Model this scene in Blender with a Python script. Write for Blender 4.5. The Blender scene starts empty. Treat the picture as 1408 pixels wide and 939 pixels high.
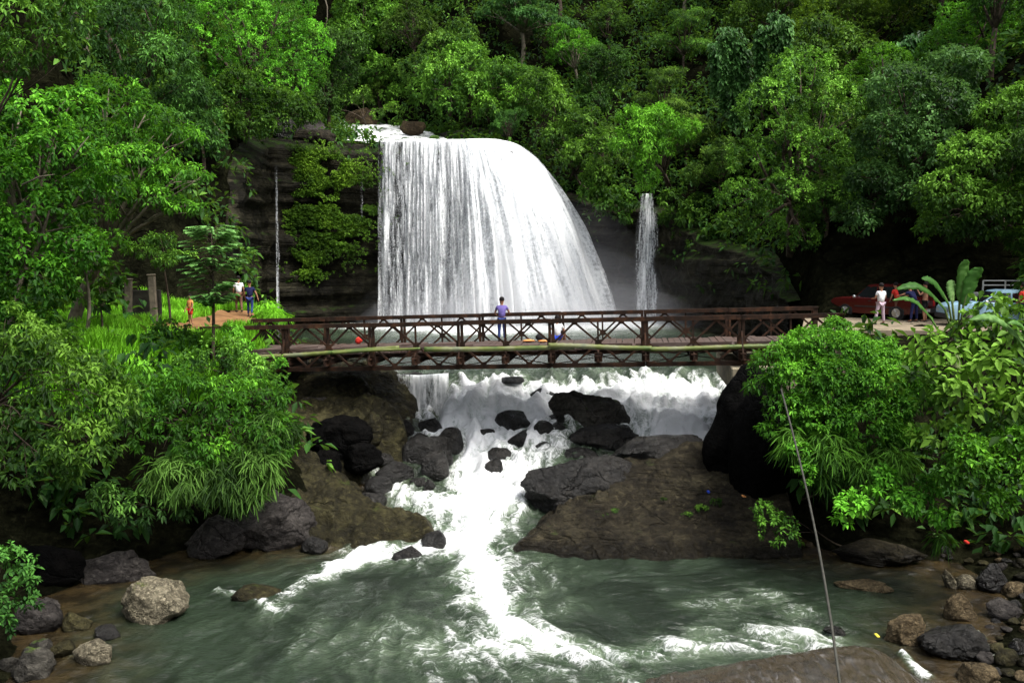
import bpy, bmesh, math, random
import numpy as np
from mathutils import Vector, Matrix, Quaternion

rng = np.random.default_rng(7)
random.seed(7)
R = math.radians
scene = bpy.context.scene
col = scene.collection

# ------------------------------------------------------------------ survey
# the camera's own geometry, used once to turn sight lines into real places
CAMZ = 8.5
PITCH = R(5.13)
FPX = 1250.0

def ray(px, py):
    u = (px - 704.0) / FPX; v = (py - 469.5) / FPX
    c, s = math.cos(PITCH), math.sin(PITCH)
    return np.array([u, c - v * s, -s - v * c])

def at(px, py, D):
    d = ray(px, py)
    return np.array([0, 0, CAMZ]) + d * (D / d[1])

def atz(px, py, z):
    d = ray(px, py)
    return np.array([0, 0, CAMZ]) + d * ((z - CAMZ) / d[2])

# ------------------------------------------------------------------ noise
def _hash(i, j, k, seed):
    h = (i * 374761393 + j * 668265263 + k * 2147483647 + seed * 1274126177) & 0xFFFFFFFF
    h = ((h ^ (h >> 13)) * 1274126177) & 0xFFFFFFFF
    h = h ^ (h >> 16)
    return (h & 0xFFFF) / 65535.0

def vnoise(P, seed=0):
    P = np.asarray(P, float)
    I = np.floor(P).astype(np.int64); f = P - I
    f = f * f * (3 - 2 * f)
    out = np.zeros(len(P))
    for a in (0, 1):
        wa = f[:, 0] if a else 1 - f[:, 0]
        for b in (0, 1):
            wb = f[:, 1] if b else 1 - f[:, 1]
            for c in (0, 1):
                wc = f[:, 2] if c else 1 - f[:, 2]
                out += wa * wb * wc * _hash(I[:, 0] + a, I[:, 1] + b, I[:, 2] + c, seed)
    return out * 2 - 1

def fbm(P, oct=4, seed=0, gain=.5, lac=2.03):
    s = 0; a = 1; P = np.asarray(P, float); t = 0
    for o in range(oct):
        s = s + a * vnoise(P, seed + o * 17); t += a
        P = P * lac + 3.7; a *= gain
    return s / t

def sstep(a, b, x):
    t = np.clip((x - a) / (b - a), 0, 1)
    return t * t * (3 - 2 * t)

# ------------------------------------------------------------------ object helpers
def tag(o, label=None, cat=None, group=None, kind=None):
    if label: o['label'] = label
    if cat: o['category'] = cat
    if group: o['group'] = group
    if kind: o['kind'] = kind
    return o

def empty(name, loc=(0, 0, 0), rz=0.0):
    o = bpy.data.objects.new(name, None)
    col.objects.link(o)
    o.location = loc; o.rotation_euler = (0, 0, rz)
    o.empty_display_size = .3
    return o

def link(name, me, mats, parent=None):
    o = bpy.data.objects.new(name, me)
    col.objects.link(o)
    if not isinstance(mats, (list, tuple)): mats = [mats]
    for m in mats: me.materials.append(m)
    if parent: o.parent = parent
    return o

def np_mesh(name, V, F, smooth=False, attrs=None, uv=None, midx=None):
    """V (n,3); F (m,k) uniform faces or list of such arrays"""
    if not isinstance(F, (list, tuple)): F = [F]
    F = [np.asarray(f, np.int32) for f in F if len(f)]
    me = bpy.data.meshes.new(name)
    V = np.asarray(V, np.float32)
    me.vertices.add(len(V)); me.vertices.foreach_set('co', V.ravel())
    nl = sum(f.size for f in F); nf = sum(len(f) for f in F)
    me.loops.add(nl); me.polygons.add(nf)
    li = np.concatenate([f.ravel() for f in F])
    tot = np.concatenate([np.full(len(f), f.shape[1], np.int32) for f in F])
    st = np.concatenate([[0], np.cumsum(tot)[:-1]]).astype(np.int32)
    me.loops.foreach_set('vertex_index', li)
    me.polygons.foreach_set('loop_start', st)
    me.polygons.foreach_set('loop_total', tot)
    if smooth: me.polygons.foreach_set('use_smooth', np.ones(nf, bool))
    if midx is not None: me.polygons.foreach_set('material_index', np.asarray(midx, np.int32))
    if attrs:
        for k, a in attrs.items():
            at_ = me.attributes.new(k, 'FLOAT', 'POINT')
            at_.data.foreach_set('value', np.asarray(a, np.float32))
    if uv is not None:
        ul = me.uv_layers.new(name='UVMap')
        ul.data.foreach_set('uv', np.asarray(uv, np.float32)[li].ravel())
    me.update(calc_edges=True)
    return me

def grid_faces(nx, ny):
    i, j = np.meshgrid(np.arange(nx - 1), np.arange(ny - 1), indexing='ij')
    a = (i * ny + j).ravel()
    return np.stack([a, a + ny, a + ny + 1, a + 1], 1)

class MB:
    """collects boxes, bars and tubes for ONE mesh"""
    def __init__(s): s.v = []; s.f = []
    def add(s, V, F):
        b = len(s.v); s.v += [tuple(map(float, p)) for p in V]
        s.f += [tuple(i + b for i in f) for f in F]
    def box(s, c, size, M=None):
        hx, hy, hz = size[0] / 2, size[1] / 2, size[2] / 2
        V = [Vector((x, y, z)) for x in (-hx, hx) for y in (-hy, hy) for z in (-hz, hz)]
        if M is not None: V = [M @ p for p in V]
        c = Vector(c); V = [p + c for p in V]
        s.add(V, [(0, 1, 3, 2), (4, 6, 7, 5), (0, 4, 5, 1), (2, 3, 7, 6), (0, 2, 6, 4), (1, 5, 7, 3)])
    def bar(s, a, b, w, h, up=(0, 0, 1)):
        a = Vector(a); b = Vector(b); d = (b - a).normalized(); up = Vector(up)
        x = d.cross(up)
        if x.length < 1e-4: x = d.cross(Vector((1, 0, 0)))
        x.normalize(); z = x.cross(d)
        V = []
        for p in (a, b):
            for sx, sz in ((-1, -1), (1, -1), (1, 1), (-1, 1)):
                V.append(p + x * (sx * w / 2) + z * (sz * h / 2))
        s.add(V, [(0, 1, 2, 3), (7, 6, 5, 4), (0, 4, 5, 1), (1, 5, 6, 2), (2, 6, 7, 3), (3, 7, 4, 0)])
    def tube(s, pts, rad, n=8, cap=True):
        pts = [Vector(p) for p in pts]
        if not hasattr(rad, '__len__'): rad = [rad] * len(pts)
        b = len(s.v); ref = Vector((0.13, 0.21, 1)).normalized()
        if abs((pts[-1] - pts[0]).normalized().dot(ref)) > .9: ref = Vector((1, .1, 0)).normalized()
        for i, p in enumerate(pts):
            d = (pts[min(i + 1, len(pts) - 1)] - pts[max(i - 1, 0)]).normalized()
            x = d.cross(ref).normalized(); y = d.cross(x)
            for k in range(n):
                a = 2 * math.pi * k / n
                q = p + (x * math.cos(a) + y * math.sin(a)) * rad[i]
                s.v.append(tuple(q))
        for i in range(len(pts) - 1):
            for k in range(n):
                k2 = (k + 1) % n
                s.f.append((b + i * n + k, b + i * n + k2, b + (i + 1) * n + k2, b + (i + 1) * n + k))
        if cap:
            s.f.append(tuple(b + k for k in range(n))[::-1])
            s.f.append(tuple(b + (len(pts) - 1) * n + k for k in range(n)))
    def prism(s, poly, a, b, axis=1):
        """poly in the plane across axis, from a to b"""
        n = len(poly); V = []
        for t in (a, b):
            for p in poly:
                q = [p[0], p[1]]; q.insert(axis, t); V.append(q)
        F = [tuple(range(n))[::-1], tuple(range(n, 2 * n))]
        for i in range(n):
            j = (i + 1) % n; F.append((i, j, n + j, n + i))
        s.add(V, F)
    def build(s, name, mat, parent=None, smooth=False, bevel=0):
        me = bpy.data.meshes.new(name)
        me.from_pydata(s.v, [], s.f)
        bm = bmesh.new(); bm.from_mesh(me)
        bmesh.ops.recalc_face_normals(bm, faces=bm.faces)
        if bevel:
            bmesh.ops.bevel(bm, geom=list(bm.edges), offset=bevel, segments=1, affect='EDGES', clamp_overlap=True)
        bm.to_mesh(me); bm.free()
        if smooth:
            for p in me.polygons: p.use_smooth = True
        return link(name, me, mat, parent)

# ------------------------------------------------------------------ materials
def new_mat(name):
    m = bpy.data.materials.new(name); m.use_nodes = True
    nt = m.node_tree; nt.nodes.clear()
    return m, nt

class NT:
    def __init__(s, name):
        s.m, s.t = new_mat(name); s.n = s.t.nodes
        s.out = s.n.new('ShaderNodeOutputMaterial')
    def node(s, typ, **kw):
        n = s.n.new('ShaderNode' + typ)
        for k, v in kw.items():
            if hasattr(n, k): setattr(n, k, v)
        return n
    def set(s, sock, v):
        if hasattr(v, 'is_output') or isinstance(v, bpy.types.NodeSocket): s.t.links.new(v, sock)
        elif isinstance(v, (tuple, list)) and len(v) == 3 and sock.type == 'RGBA': sock.default_value = (*v, 1)
        else: sock.default_value = v
    def pos(s): return s.node('NewGeometry').outputs['Position']
    def obj(s): return s.node('TexCoord').outputs['Object']
    def uv(s): return s.node('TexCoord').outputs['UV']
    def attr(s, name):
        n = s.node('Attribute'); n.attribute_name = name; return n.outputs['Fac']
    def mapping(s, vec, scale=(1, 1, 1), loc=(0, 0, 0), rot=(0, 0, 0)):
        n = s.node('Mapping'); s.set(n.inputs['Vector'], vec)
        n.inputs['Scale'].default_value = scale; n.inputs['Location'].default_value = loc
        n.inputs['Rotation'].default_value = rot
        return n.outputs['Vector']
    def noise(s, vec, scale, detail=4, rough=.55, dist=0.0):
        n = s.node('TexNoise'); s.set(n.inputs['Vector'], vec)
        n.inputs['Scale'].default_value = scale; n.inputs['Detail'].default_value = detail
        n.inputs['Roughness'].default_value = rough; n.inputs['Distortion'].default_value = dist
        return n.outputs['Fac']
    def vor(s, vec, scale, feature='F1'):
        n = s.node('TexVoronoi'); n.feature = feature; s.set(n.inputs['Vector'], vec)
        n.inputs['Scale'].default_value = scale
        return n.outputs['Distance']
    def math(s, op, a, b=0.0, c=0.0, clamp=False):
        n = s.node('Math'); n.operation = op; n.use_clamp = clamp
        s.set(n.inputs[0], a); s.set(n.inputs[1], b); s.set(n.inputs[2], c)
        return n.outputs[0]
    def ramp(s, fac, stops):
        n = s.node('ValToRGB'); s.set(n.inputs['Fac'], fac)
        cr = n.color_ramp
        while len(cr.elements) > 1: cr.elements.remove(cr.elements[0])
        cr.elements[0].position = stops[0][0]; c = stops[0][1]
        cr.elements[0].color = (*c, 1) if hasattr(c, '__len__') else (c, c, c, 1)
        for p, c in stops[1:]:
            e = cr.elements.new(p); e.color = (*c, 1) if hasattr(c, '__len__') else (c, c, c, 1)
        return n.outputs['Color']
    def mr(s, v, a, b, c=0.0, d=1.0, smooth=True):
        n = s.node('MapRange'); n.interpolation_type = 'SMOOTHSTEP' if smooth else 'LINEAR'
        s.set(n.inputs['Value'], v)
        for k, x in (('From Min', a), ('From Max', b), ('To Min', c), ('To Max', d)): s.set(n.inputs[k], x)
        return n.outputs['Result']
    def mix(s, f, a, b, blend='MIX'):
        n = s.node('Mix'); n.data_type = 'RGBA'; n.blend_type = blend
        s.set(n.inputs[0], f); s.set(n.inputs[6], a); s.set(n.inputs[7], b)
        return n.outputs[2]
    def bump(s, h, strength=.5, dist=.1):
        n = s.node('Bump'); s.set(n.inputs['Height'], h)
        n.inputs['Strength'].default_value = strength; n.inputs['Distance'].default_value = dist
        return n.outputs['Normal']
    def principled(s, color, rough=.6, spec=.5, metal=0.0, normal=None, **kw):
        n = s.node('BsdfPrincipled')
        s.set(n.inputs['Base Color'], color); s.set(n.inputs['Roughness'], rough)
        s.set(n.inputs['Specular IOR Level'], spec); s.set(n.inputs['Metallic'], metal)
        if normal is not None: s.set(n.inputs['Normal'], normal)
        for k, v in kw.items(): s.set(n.inputs[k], v)
        return n.outputs[0]
    def mixsh(s, f, a, b):
        n = s.node('MixShader'); s.set(n.inputs[0], f); s.t.links.new(a, n.inputs[1]); s.t.links.new(b, n.inputs[2])
        return n.outputs[0]
    def done(s, sh):
        s.t.links.new(sh, s.out.inputs['Surface']); return s.m

def plain(name, c, rough=.6, spec=.4, metal=0.0, var=.25, scale=6.0, bump=.15):
    t = NT(name); o = t.obj()
    n = t.noise(o, scale, 4)
    cc = t.mix(t.mr(n, .3, .7), tuple(x * (1 - var) for x in c), tuple(min(1, x * (1 + var)) for x in c))
    return t.done(t.principled(cc, rough, spec, metal, t.bump(n, bump, .02)))

def leaf_mat(name, dark, mid, light, trans=.2, rough=.45, objvar=.35):
    dark = tuple(x * .4 for x in dark); mid = tuple(x * .66 for x in mid); light = tuple(x * 1.3 for x in light)  # tones spread apart: highlights and shaded gaps put into the leaf colour
    """leaf colours differ leaf by leaf (attribute tint), plant by plant (object random), and carry painted light and shade"""
    t = NT(name)
    tint = t.attr('tint')
    c = t.ramp(tint, [(0, dark), (.5, mid), (1, light)])
    oi = t.node('ObjectInfo')
    hs = t.node('HueSaturation'); t.set(hs.inputs['Color'], c)
    t.set(hs.inputs['Hue'], t.mr(oi.outputs['Random'], 0, 1, .5 - .014 * objvar / .35, .5 + .014 * objvar / .35, False))
    t.set(hs.inputs['Value'], t.mr(t.math('FRACT', t.math('MULTIPLY', oi.outputs['Random'], 7.31)), 0, 1, 1 - objvar, 1 + objvar, False))
    c = hs.outputs['Color']
    b = t.principled(c, rough + .1, .10)
    tr = t.node('BsdfTranslucent'); t.set(tr.inputs['Color'], t.mix(.6, c, (light[0] * 1.4, light[1] * 1.4, light[2]), 'MIX'))
    return t.done(t.mixsh(trans, b, tr.outputs[0]))

def rock_mat(name, dark, mid, light, moss=None, mossamt=.5, scale=.8, rough=.55, strata=0.0, wet=.4, speck=0.0, wetline=None, k=1.0, spec=.14):
    dark, mid, light = [tuple(x * k for x in c) for c in (dark, mid, light)]
    if moss: moss = tuple(x * (.5 + .5 * k) for x in moss)
    t = NT(name); p = t.pos()
    big = t.noise(p, scale, 6, .6, .4)
    fine = t.noise(t.mapping(p, (1, 1, 1.5), rot=(.2, .4, .3)), scale * 7, 7, .72, .6)
    c = t.ramp(big, [(.3, dark), (.5, mid), (.72, light)])
    c = t.mix(t.mr(fine, .42, .62, 0, .6), c, tuple(x * .4 for x in dark))
    c = t.mix(t.mr(fine, .34, .44, .45, 0), c, tuple(min(.8, x * 1.5) for x in light))
    h = t.math('ADD', t.math('MULTIPLY', big, 1.0), t.math('MULTIPLY', fine, .25))
    wn = t.node('TexNoise'); t.set(wn.inputs['Vector'], p); wn.inputs['Scale'].default_value = scale * 1.3; wn.inputs['Detail'].default_value = 4
    va = t.node('VectorMath'); va.operation = 'MULTIPLY_ADD'; t.set(va.inputs[0], wn.outputs['Color']); va.inputs[1].default_value = (1.3, 1.3, 1.3); t.set(va.inputs[2], p)
    cr = t.vor(t.mapping(va.outputs[0], (1, .6, 1.9), rot=(.3, .5, .2)), scale * .8, 'DISTANCE_TO_EDGE')
    crk = t.math('MAXIMUM', t.mr(cr, 0, .06, 0, 1), t.mr(t.noise(p, scale * .9, 2), .42, .56, 0, 1))
    c = t.mix(t.math('MULTIPLY', t.math('SUBTRACT', 1.0, crk), .45), c, tuple(x * .3 for x in dark))
    h = t.math('ADD', h, t.math('MULTIPLY', crk, .12))
    if strata:
        st = t.noise(t.mapping(p, (.12, .12, 2.2)), 1.0, 5, .6, .3)
        c = t.mix(t.mr(st, .35, .6, 0, strata), c, tuple(x * .35 for x in dark))
        h = t.math('ADD', h, t.math('MULTIPLY', st, 1.2))
    if speck:
        sp = t.noise(p, 14, 3, .7)
        c = t.mix(t.mr(sp, .52, .66, 0, speck), c, tuple(min(.8, x * 1.9) for x in light))
    if moss:
        g = t.node('NewGeometry'); sx = t.node('SeparateXYZ'); t.t.links.new(g.outputs['Normal'], sx.inputs[0])
        m = t.math('ADD', t.math('MULTIPLY', sx.outputs[2], .45), t.noise(p, 1.3, 5, .65))
        c = t.mix(t.mr(m, 1.18 - mossamt, 1.36 - mossamt), c, moss)
    rr = t.mr(t.noise(p, scale * 3, 4), .35, .65, rough - wet * .5, rough + .15)
    if wetline is not None:
        sz = t.node('SeparateXYZ'); t.t.links.new(p, sz.inputs[0])
        wm = t.mr(t.math('ADD', sz.outputs[2], t.math('MULTIPLY', big, .3)), wetline, wetline + .35, 1, 0)
        c = t.mix(t.math('MULTIPLY', wm, .65), c, tuple(x * .25 for x in dark))
        rr = t.math('MULTIPLY', rr, t.mr(wm, 0, 1, 1, .5))
    return t.done(t.principled(c, rr, spec, 0, t.bump(h, 1.0, .45)))

M = {}
M['leaf_mid'] = leaf_mat('broad_leaf', (.010, .040, .006), (.038, .112, .014), (.125, .285, .03))
M['leaf_bright'] = leaf_mat('bright_leaf', (.025, .085, .008), (.065, .22, .016), (.16, .42, .03), objvar=.2)
M['leaf_dark'] = leaf_mat('dark_leaf', (.006, .028, .006), (.026, .074, .014), (.078, .19, .03))
M['leaf_yellow'] = leaf_mat('yellowish_leaf', (.03, .075, .006), (.085, .19, .014), (.22, .38, .03), objvar=.2)
M['leaf_far'] = leaf_mat('forest_leaf', (.008, .036, .006), (.036, .10, .016), (.135, .265, .034), objvar=.45)
M['leaf_pale'] = leaf_mat('pale_leaf', (.02, .06, .015), (.05, .15, .03), (.14, .30, .08), rough=.35, objvar=.2)
M['grass'] = leaf_mat('grass_blade', (.08, .22, .012), (.18, .48, .02), (.26, .6, .04), objvar=.1)
M['bark'] = plain('bark', (.06, .045, .032), .9, .2, var=.5, scale=5, bump=.6)
M['bark_pale'] = plain('pale_bark', (.13, .11, .08), .85, .2, var=.35, scale=5, bump=.5)
M['rock_dark'] = rock_mat('dark_wet_rock', (.012, .011, .010), (.028, .026, .023), (.055, .05, .043), (.03, .06, .01), .12, .9, .42, wet=.5, k=.62, spec=.3)
M['rock_black'] = rock_mat('shaded_black_rock', (.004, .004, .004), (.008, .0075, .007), (.016, .014, .012), None, 0, .9, .8, k=.3, spec=.05)  # near-black colour holds the boulders' shade as well as their wetness
M['rock_brown'] = rock_mat('brown_rock', (.024, .019, .011), (.088, .071, .040), (.20, .17, .095), (.05, .07, .015), .16, .7, .65, strata=.4, wet=.2, wetline=.35, k=.36)
M['rock_olive'] = rock_mat('olive_rock', (.018, .016, .008), (.07, .06, .024), (.19, .17, .07), (.06, .08, .015), .2, .8, .6, wet=.2, k=.36)
M['rock_grey'] = rock_mat('grey_rock', (.03, .026, .025), (.075, .066, .06), (.15, .135, .12), (.05, .07, .015), .08, .9, .6, wet=.3, k=.55)
M['rock_pale'] = rock_mat('pale_speckled_rock', (.10, .09, .055), (.22, .19, .13), (.36, .32, .22), (.12, .15, .03), .16, 1.6, .8, wet=.1, speck=.5, k=.7)
M['rock_tan'] = rock_mat('tan_rock', (.09, .065, .035), (.19, .14, .075), (.30, .23, .13), (.10, .11, .03), .08, 1.8, .75, wet=.2, speck=.3, k=.6)
M['cliff'] = rock_mat('cliff_rock', (.007, .0065, .005), (.022, .020, .012), (.055, .050, .030), (.022, .042, .008), .36, .35, .6, strata=.5, wet=.3, k=.95, spec=.06)
M['soil'] = rock_mat('forest_soil', (.003, .003, .002), (.007, .0075, .004), (.016, .016, .008), (.010, .022, .004), .1, .5, .95, wet=0, spec=0.0)
M['rock_mid'] = rock_mat('mossy_boulder', (.03, .028, .024), (.065, .06, .05), (.12, .11, .09), (.07, .12, .015), .3, .9, .5, wet=.5, k=.85)
M['rock_moss'] = plain('mossy_stone', (.04, .08, .012), .9, .2, var=.4, scale=8)
M['rock_red'] = rock_mat('red_earth', (.04, .028, .016), (.10, .07, .038), (.19, .14, .07), (.05, .08, .02), .3, .9, .8, wet=.1, k=.6)
t = NT('rock_awash'); p = t.pos()
n = t.noise(t.mapping(p, (1, .5, 1), rot=(0, 0, .6)), 2.2, 6, .65, 1.2)
n2 = t.noise(t.mapping(p, (1, .35, 1), rot=(0, 0, .9)), 7, 5, .7, .8)
c = t.ramp(n, [(.36, (.03, .024, .014)), (.46, (.045, .036, .024)), (.6, (.032, .028, .022)), (.75, (.06, .055, .047))])
c = t.mix(t.mr(n2, .55, .75, 0, .6), c, (.2, .19, .19))
M['rock_wash'] = t.done(t.principled(c, t.mr(n2, .4, .7, .2, .5), .25, 0, t.bump(t.math('ADD', n, t.math('MULTIPLY', n2, .4)), .6, .08)))
t = NT('rusty_iron'); o_ = t.pos()
n = t.noise(o_, 3.0, 6, .7); n2 = t.noise(o_, 14, 4, .6)
c = t.ramp(n, [(.35, (.012, .008, .006)), (.52, (.030, .016, .010)), (.68, (.075, .033, .017))])
c = t.mix(t.mr(n2, .55, .7, 0, .5), c, (.02, .015, .012))
M['iron'] = t.done(t.principled(c, .8, .12, 0, t.bump(n2, .4, .01)))
t = NT('iron_pale'); 
M['iron_light'] = plain('worn_iron', (.11, .075, .05), .7, .3, .1, .5, 5, .3)
t = NT('deck_timber'); p = t.obj()
n = t.noise(t.mapping(p, (1.2, 14, 3)), 1.0, 5, .6, .3); b_ = t.noise(t.mapping(p, (2.6, .3, .3)), 1.0, 2)
c = t.ramp(n, [(.3, (.03, .021, .017)), (.55, (.075, .054, .045)), (.75, (.14, .105, .09))])
c = t.mix(t.mr(b_, .4, .65, 0, .6), c, (.075, .045, .035))
M['timber'] = t.done(t.principled(c, .85, .2, 0, t.bump(n, .5, .01)))
t = NT('bamboo'); p = t.obj()
n = t.noise(p, .9, 4, .6); n2 = t.noise(t.mapping(p, (1, 12, 12)), 2.0, 3)
c = t.ramp(n, [(.35, (.06, .10, .02)), (.48, (.12, .14, .03)), (.6, (.17, .18, .09)), (.72, (.09, .11, .075))])
c = t.mix(t.mr(n2, .5, .7, 0, .4), c, (.08, .08, .03))
M['bamboo'] = t.done(t.principled(c, .5, .4))
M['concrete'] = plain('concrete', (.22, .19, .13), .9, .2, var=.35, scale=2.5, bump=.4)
M['concrete_dark'] = plain('dark_concrete', (.035, .032, .024), .9, .2, var=.5, scale=2.0, bump=.4)  # dark mottled concrete colour
M['dirt'] = plain('orange_dirt', (.17, .09, .04), .95, .1, var=.3, scale=1.2, bump=.4)
M['road'] = plain('pale_track', (.20, .165, .115), .95, .1, var=.25, scale=1.5, bump=.3)
for nm, c in dict(cloth_orange=(.6, .25, .08), cloth_blue=(.02, .05, .35), cloth_red=(.5, .03, .02), cloth_yellow=(.6, .5, .05), cloth_white=(.62, .62, .62),
                  cloth_purple=(.13, .10, .30), cloth_navy=(.008, .010, .045), cloth_jeans=(.02, .035, .13), cloth_pink=(.42, .32, .38), cloth_grey=(.3, .3, .3),
                  skin=(.30, .15, .09), hair=(.008, .006, .006), cloth_black=(.012, .012, .014), cloth_brown=(.12, .06, .04)).items():
    M[nm] = plain(nm, c, .85, .2, 0, .12, 12, .2)
M['paint_red'] = plain('dark_red_paint', (.06, .005, .005), .25, .5, 0, .06, 1.5, .0)
M['paint_blue'] = plain('light_blue_paint', (.26, .42, .52), .3, .4, 0, .05, 1.5, .0)
M['paint_white'] = plain('white_paint', (.75, .75, .72), .35, .5, 0, .06, 2, .0)
M['glass'] = plain('car_glass', (.012, .014, .016), .06, .8, 0, .05, 1, 0)
M['rubber'] = plain('rubber', (.015, .015, .015), .85, .2)
M['trim'] = plain('black_trim', (.02, .02, .022), .6, .3)
M['chrome'] = plain('alloy', (.55, .55, .56), .3, .6, .8, .05)
M['lamp_red'] = plain('red_lamp', (.35, .01, .01), .25, .6)
M['lamp_clear'] = plain('clear_lamp', (.6, .6, .55), .15, .7)
M['cable'] = plain('grey_cable', (.045, .044, .036), .7, .2, 0, .3)
M['banana'] = leaf_mat('banana_leaf', (.05, .14, .03), (.10, .26, .05), (.24, .40, .14), trans=.35, rough=.4, objvar=.1)
M['banana_stem'] = plain('banana_stem', (.12, .16, .05), .6, .3, 0, .4, 4, .3)
# ------------------------------------------------------------------ terrain
_WY = [-40, 10, 22, 26, 27.5, 29.5, 31, 32.6, 34.3, 35.6, 36.6, 38, 90]
_WZ = [-.9, -.25, 0, .05, .35, 1.0, 1.45, 2.05, 2.75, 3.3, 3.75, 3.9, 3.9]
def W(Y): return np.interp(Y, _WY, _WZ)

pA = [(0, 0), (2, 1.2), (6, 5.0), (14, 9), (50, 40)]
pB = [(0, 0), (1.6, 3.2), (4, 5.6), (12, 6.1), (50, 40)]
pC = [(0, 0), (1.2, 2.2), (3.2, 5.75), (10, 6.2), (50, 42)]
pC2 = [(0, 0), (1.2, 2.2), (3.2, 5.8), (7, 6.6), (50, 44)]
pD = [(0, 0), (1.0, 9), (5, 14), (15, 24), (50, 58)]
pE = [(0, 0), (.7, 16.2), (5, 18), (14, 26), (50, 60)]
pF = [(0, 0), (.7, 16.9), (9, 18.2), (18, 23), (50, 56)]
pG = [(0, 0), (1, 13), (5, 17), (14, 25), (50, 56)]
pH = [(0, 0), (1, 9), (5, 13), (15, 23), (50, 52)]
pI = [(0, 0), (.7, 5.55), (8, 5.8), (13, 11), (50, 44)]
pJ = [(0, 0), (1, 4.2), (2.5, 5.5), (9, 5.8), (50, 42)]
pK = [(0, 0), (1.5, 2.6), (4.5, 5.0), (9, 5.9), (50, 42)]
pL = [(0, 0), (2, .7), (5, 2.8), (9, 6.5), (50, 44)]
pM = [(0, 0), (4, .5), (7, 2.4), (12, 8), (50, 44)]
BND = [((-10, -40), pA), ((-10, 8), pA), ((-10.3, 18), pA), ((-12.2, 21.7), pA), ((-11.0, 24), pA), ((-9.6, 26), pB),
       ((-5.8, 27.3), pB), ((-6.2, 30), pC), ((-7, 33), pC), ((-6.6, 36), pC), ((-9.3, 38.5), pC), ((-8.9, 44), pC),
       ((-10.8, 48.4), pC2), ((-15.5, 52), pD), ((-17, 58), pE), ((-18, 66), pE), ((-10, 66.9), pF), ((-4.6, 67.2), pF), ((-1.6, 68.8), pF),
       ((0, 71.5), pF), ((4, 73), pG), ((8, 71.5), pG), ((11.2, 68), pG), ((12.6, 62), pH), ((14.6, 54), pH), ((14.6, 47), pH),
       ((13.6, 42), pI), ((11.5, 36), pI), ((8.6, 31), pJ), ((8.2, 28.2), pJ), ((9.2, 26), pK), ((12.5, 24.8), pL),
       ((12.4, 22), pM), ((10.6, 19.5), pM), ((8.6, 17), pM), ((8.2, 8), pM), ((8.2, -40), pM)]
_bp = np.array([b[0] for b in BND], float)
_kd = np.array([[k[0] for k in b[1]] for b in BND], float)
_kz = np.array([[k[1] for k in b[1]] for b in BND], float)
_river = np.array([(-4.8, 60), (-5.2, 70), (-9.5, 77), (-12.6, 86), (-17, 96), (-24, 110)], float)
_rz = np.array([17.1, 17.2, 18.6, 20.6, 22.6, 25.5])

def seg_dist(X, Y, P):
    best = np.full(X.shape, 1e9); bi = np.zeros(X.shape, int); bt = np.zeros(X.shape)
    for i in range(len(P) - 1):
        a = P[i]; d = P[i + 1] - a; L2 = d @ d
        t = np.clip(((X - a[0]) * d[0] + (Y - a[1]) * d[1]) / L2, 0, 1)
        q = np.hypot(X - a[0] - t * d[0], Y - a[1] - t * d[1])
        m = q < best
        best[m] = q[m]; bi[m] = i; bt[m] = t[m]
    return best, bi, bt

def inside(X, Y):
    c = np.zeros(X.shape, bool); P = _bp; n = len(P)
    for i in range(n):
        x1, y1 = P[i]; x2, y2 = P[(i + 1) % n]
        if y1 == y2: continue
        m = ((y1 > Y) != (y2 > Y)) & (X < (x2 - x1) * (Y - y1) / (y2 - y1) + x1)
        c ^= m
    return c

def terr(X, Y, rough=True):
    X = np.atleast_1d(np.asarray(X, float)); Y = np.atleast_1d(np.asarray(Y, float))
    d, i, t = seg_dist(X, Y, _bp)
    ins = inside(X, Y)
    def prof(j):
        kd = _kd[j]; kz = _kz[j].copy()
        w = W(_bp[j][:, 1]); kz[:, 0] = w
        out = kz[:, -1].copy()
        for k in range(4):
            m = (d >= kd[:, k]) & (d < kd[:, k + 1])
            f = (d - kd[:, k]) / (kd[:, k + 1] - kd[:, k])
            z = kz[:, k] + (kz[:, k + 1] - kz[:, k]) * f
            out = np.where(m, z, out)
        far = d > 50
        out = np.where(far, kz[:, -1] + (d - 50) * .35, out)
        return out
    z = prof(i) * (1 - t) + prof(i + 1) * t
    z = np.maximum(z, W(Y) * 0 - 5)
    w = W(Y)
    zi = w - .1 - np.minimum(d * .35, 1.4)
    # shingle shallows on the near right
    z = np.where(ins, zi, z)
    if rough:
        P = np.stack([X, Y, X * 0], 1)
        n1 = fbm(P * .12, 4, 3); n2 = fbm(P * .6, 3, 9)
        am = sstep(6, 22, d) * (~ins)
        z = z + am * n1 * 5 + (~ins) * (.35 * n2 * sstep(.5, 3, d)) + ins * n2 * .25
    # the river above the falls
    rd, ri, rt = seg_dist(X, Y, _river)
    rz = _rz[ri] * (1 - rt) + _rz[ri + 1] * rt - .5
    k = sstep(4.2, 7.5, rd)
    carve = rz * (1 - k) + z * k
    z = np.where((Y > 67.6) & (~ins), np.where(z > rz, carve, z), z)
    return z

def tz(x, y): return float(terr([x], [y])[0])

gx = np.concatenate([np.linspace(-130, -42, 40)[:-1], np.linspace(-42, 42, 170), np.linspace(42, 130, 40)[1:]])
gy = np.concatenate([np.linspace(-60, 8, 40)[:-1], np.linspace(8, 110, 206), np.linspace(110, 230, 50)[1:]])
GX, GY = np.meshgrid(gx, gy, indexing='ij')
GZ = terr(GX.ravel(), GY.ravel())
me = np_mesh('ground', np.stack([GX.ravel(), GY.ravel(), GZ], 1), grid_faces(len(gx), len(gy)), True)
tag(link('ground', me, M['soil']), kind='structure')

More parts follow.
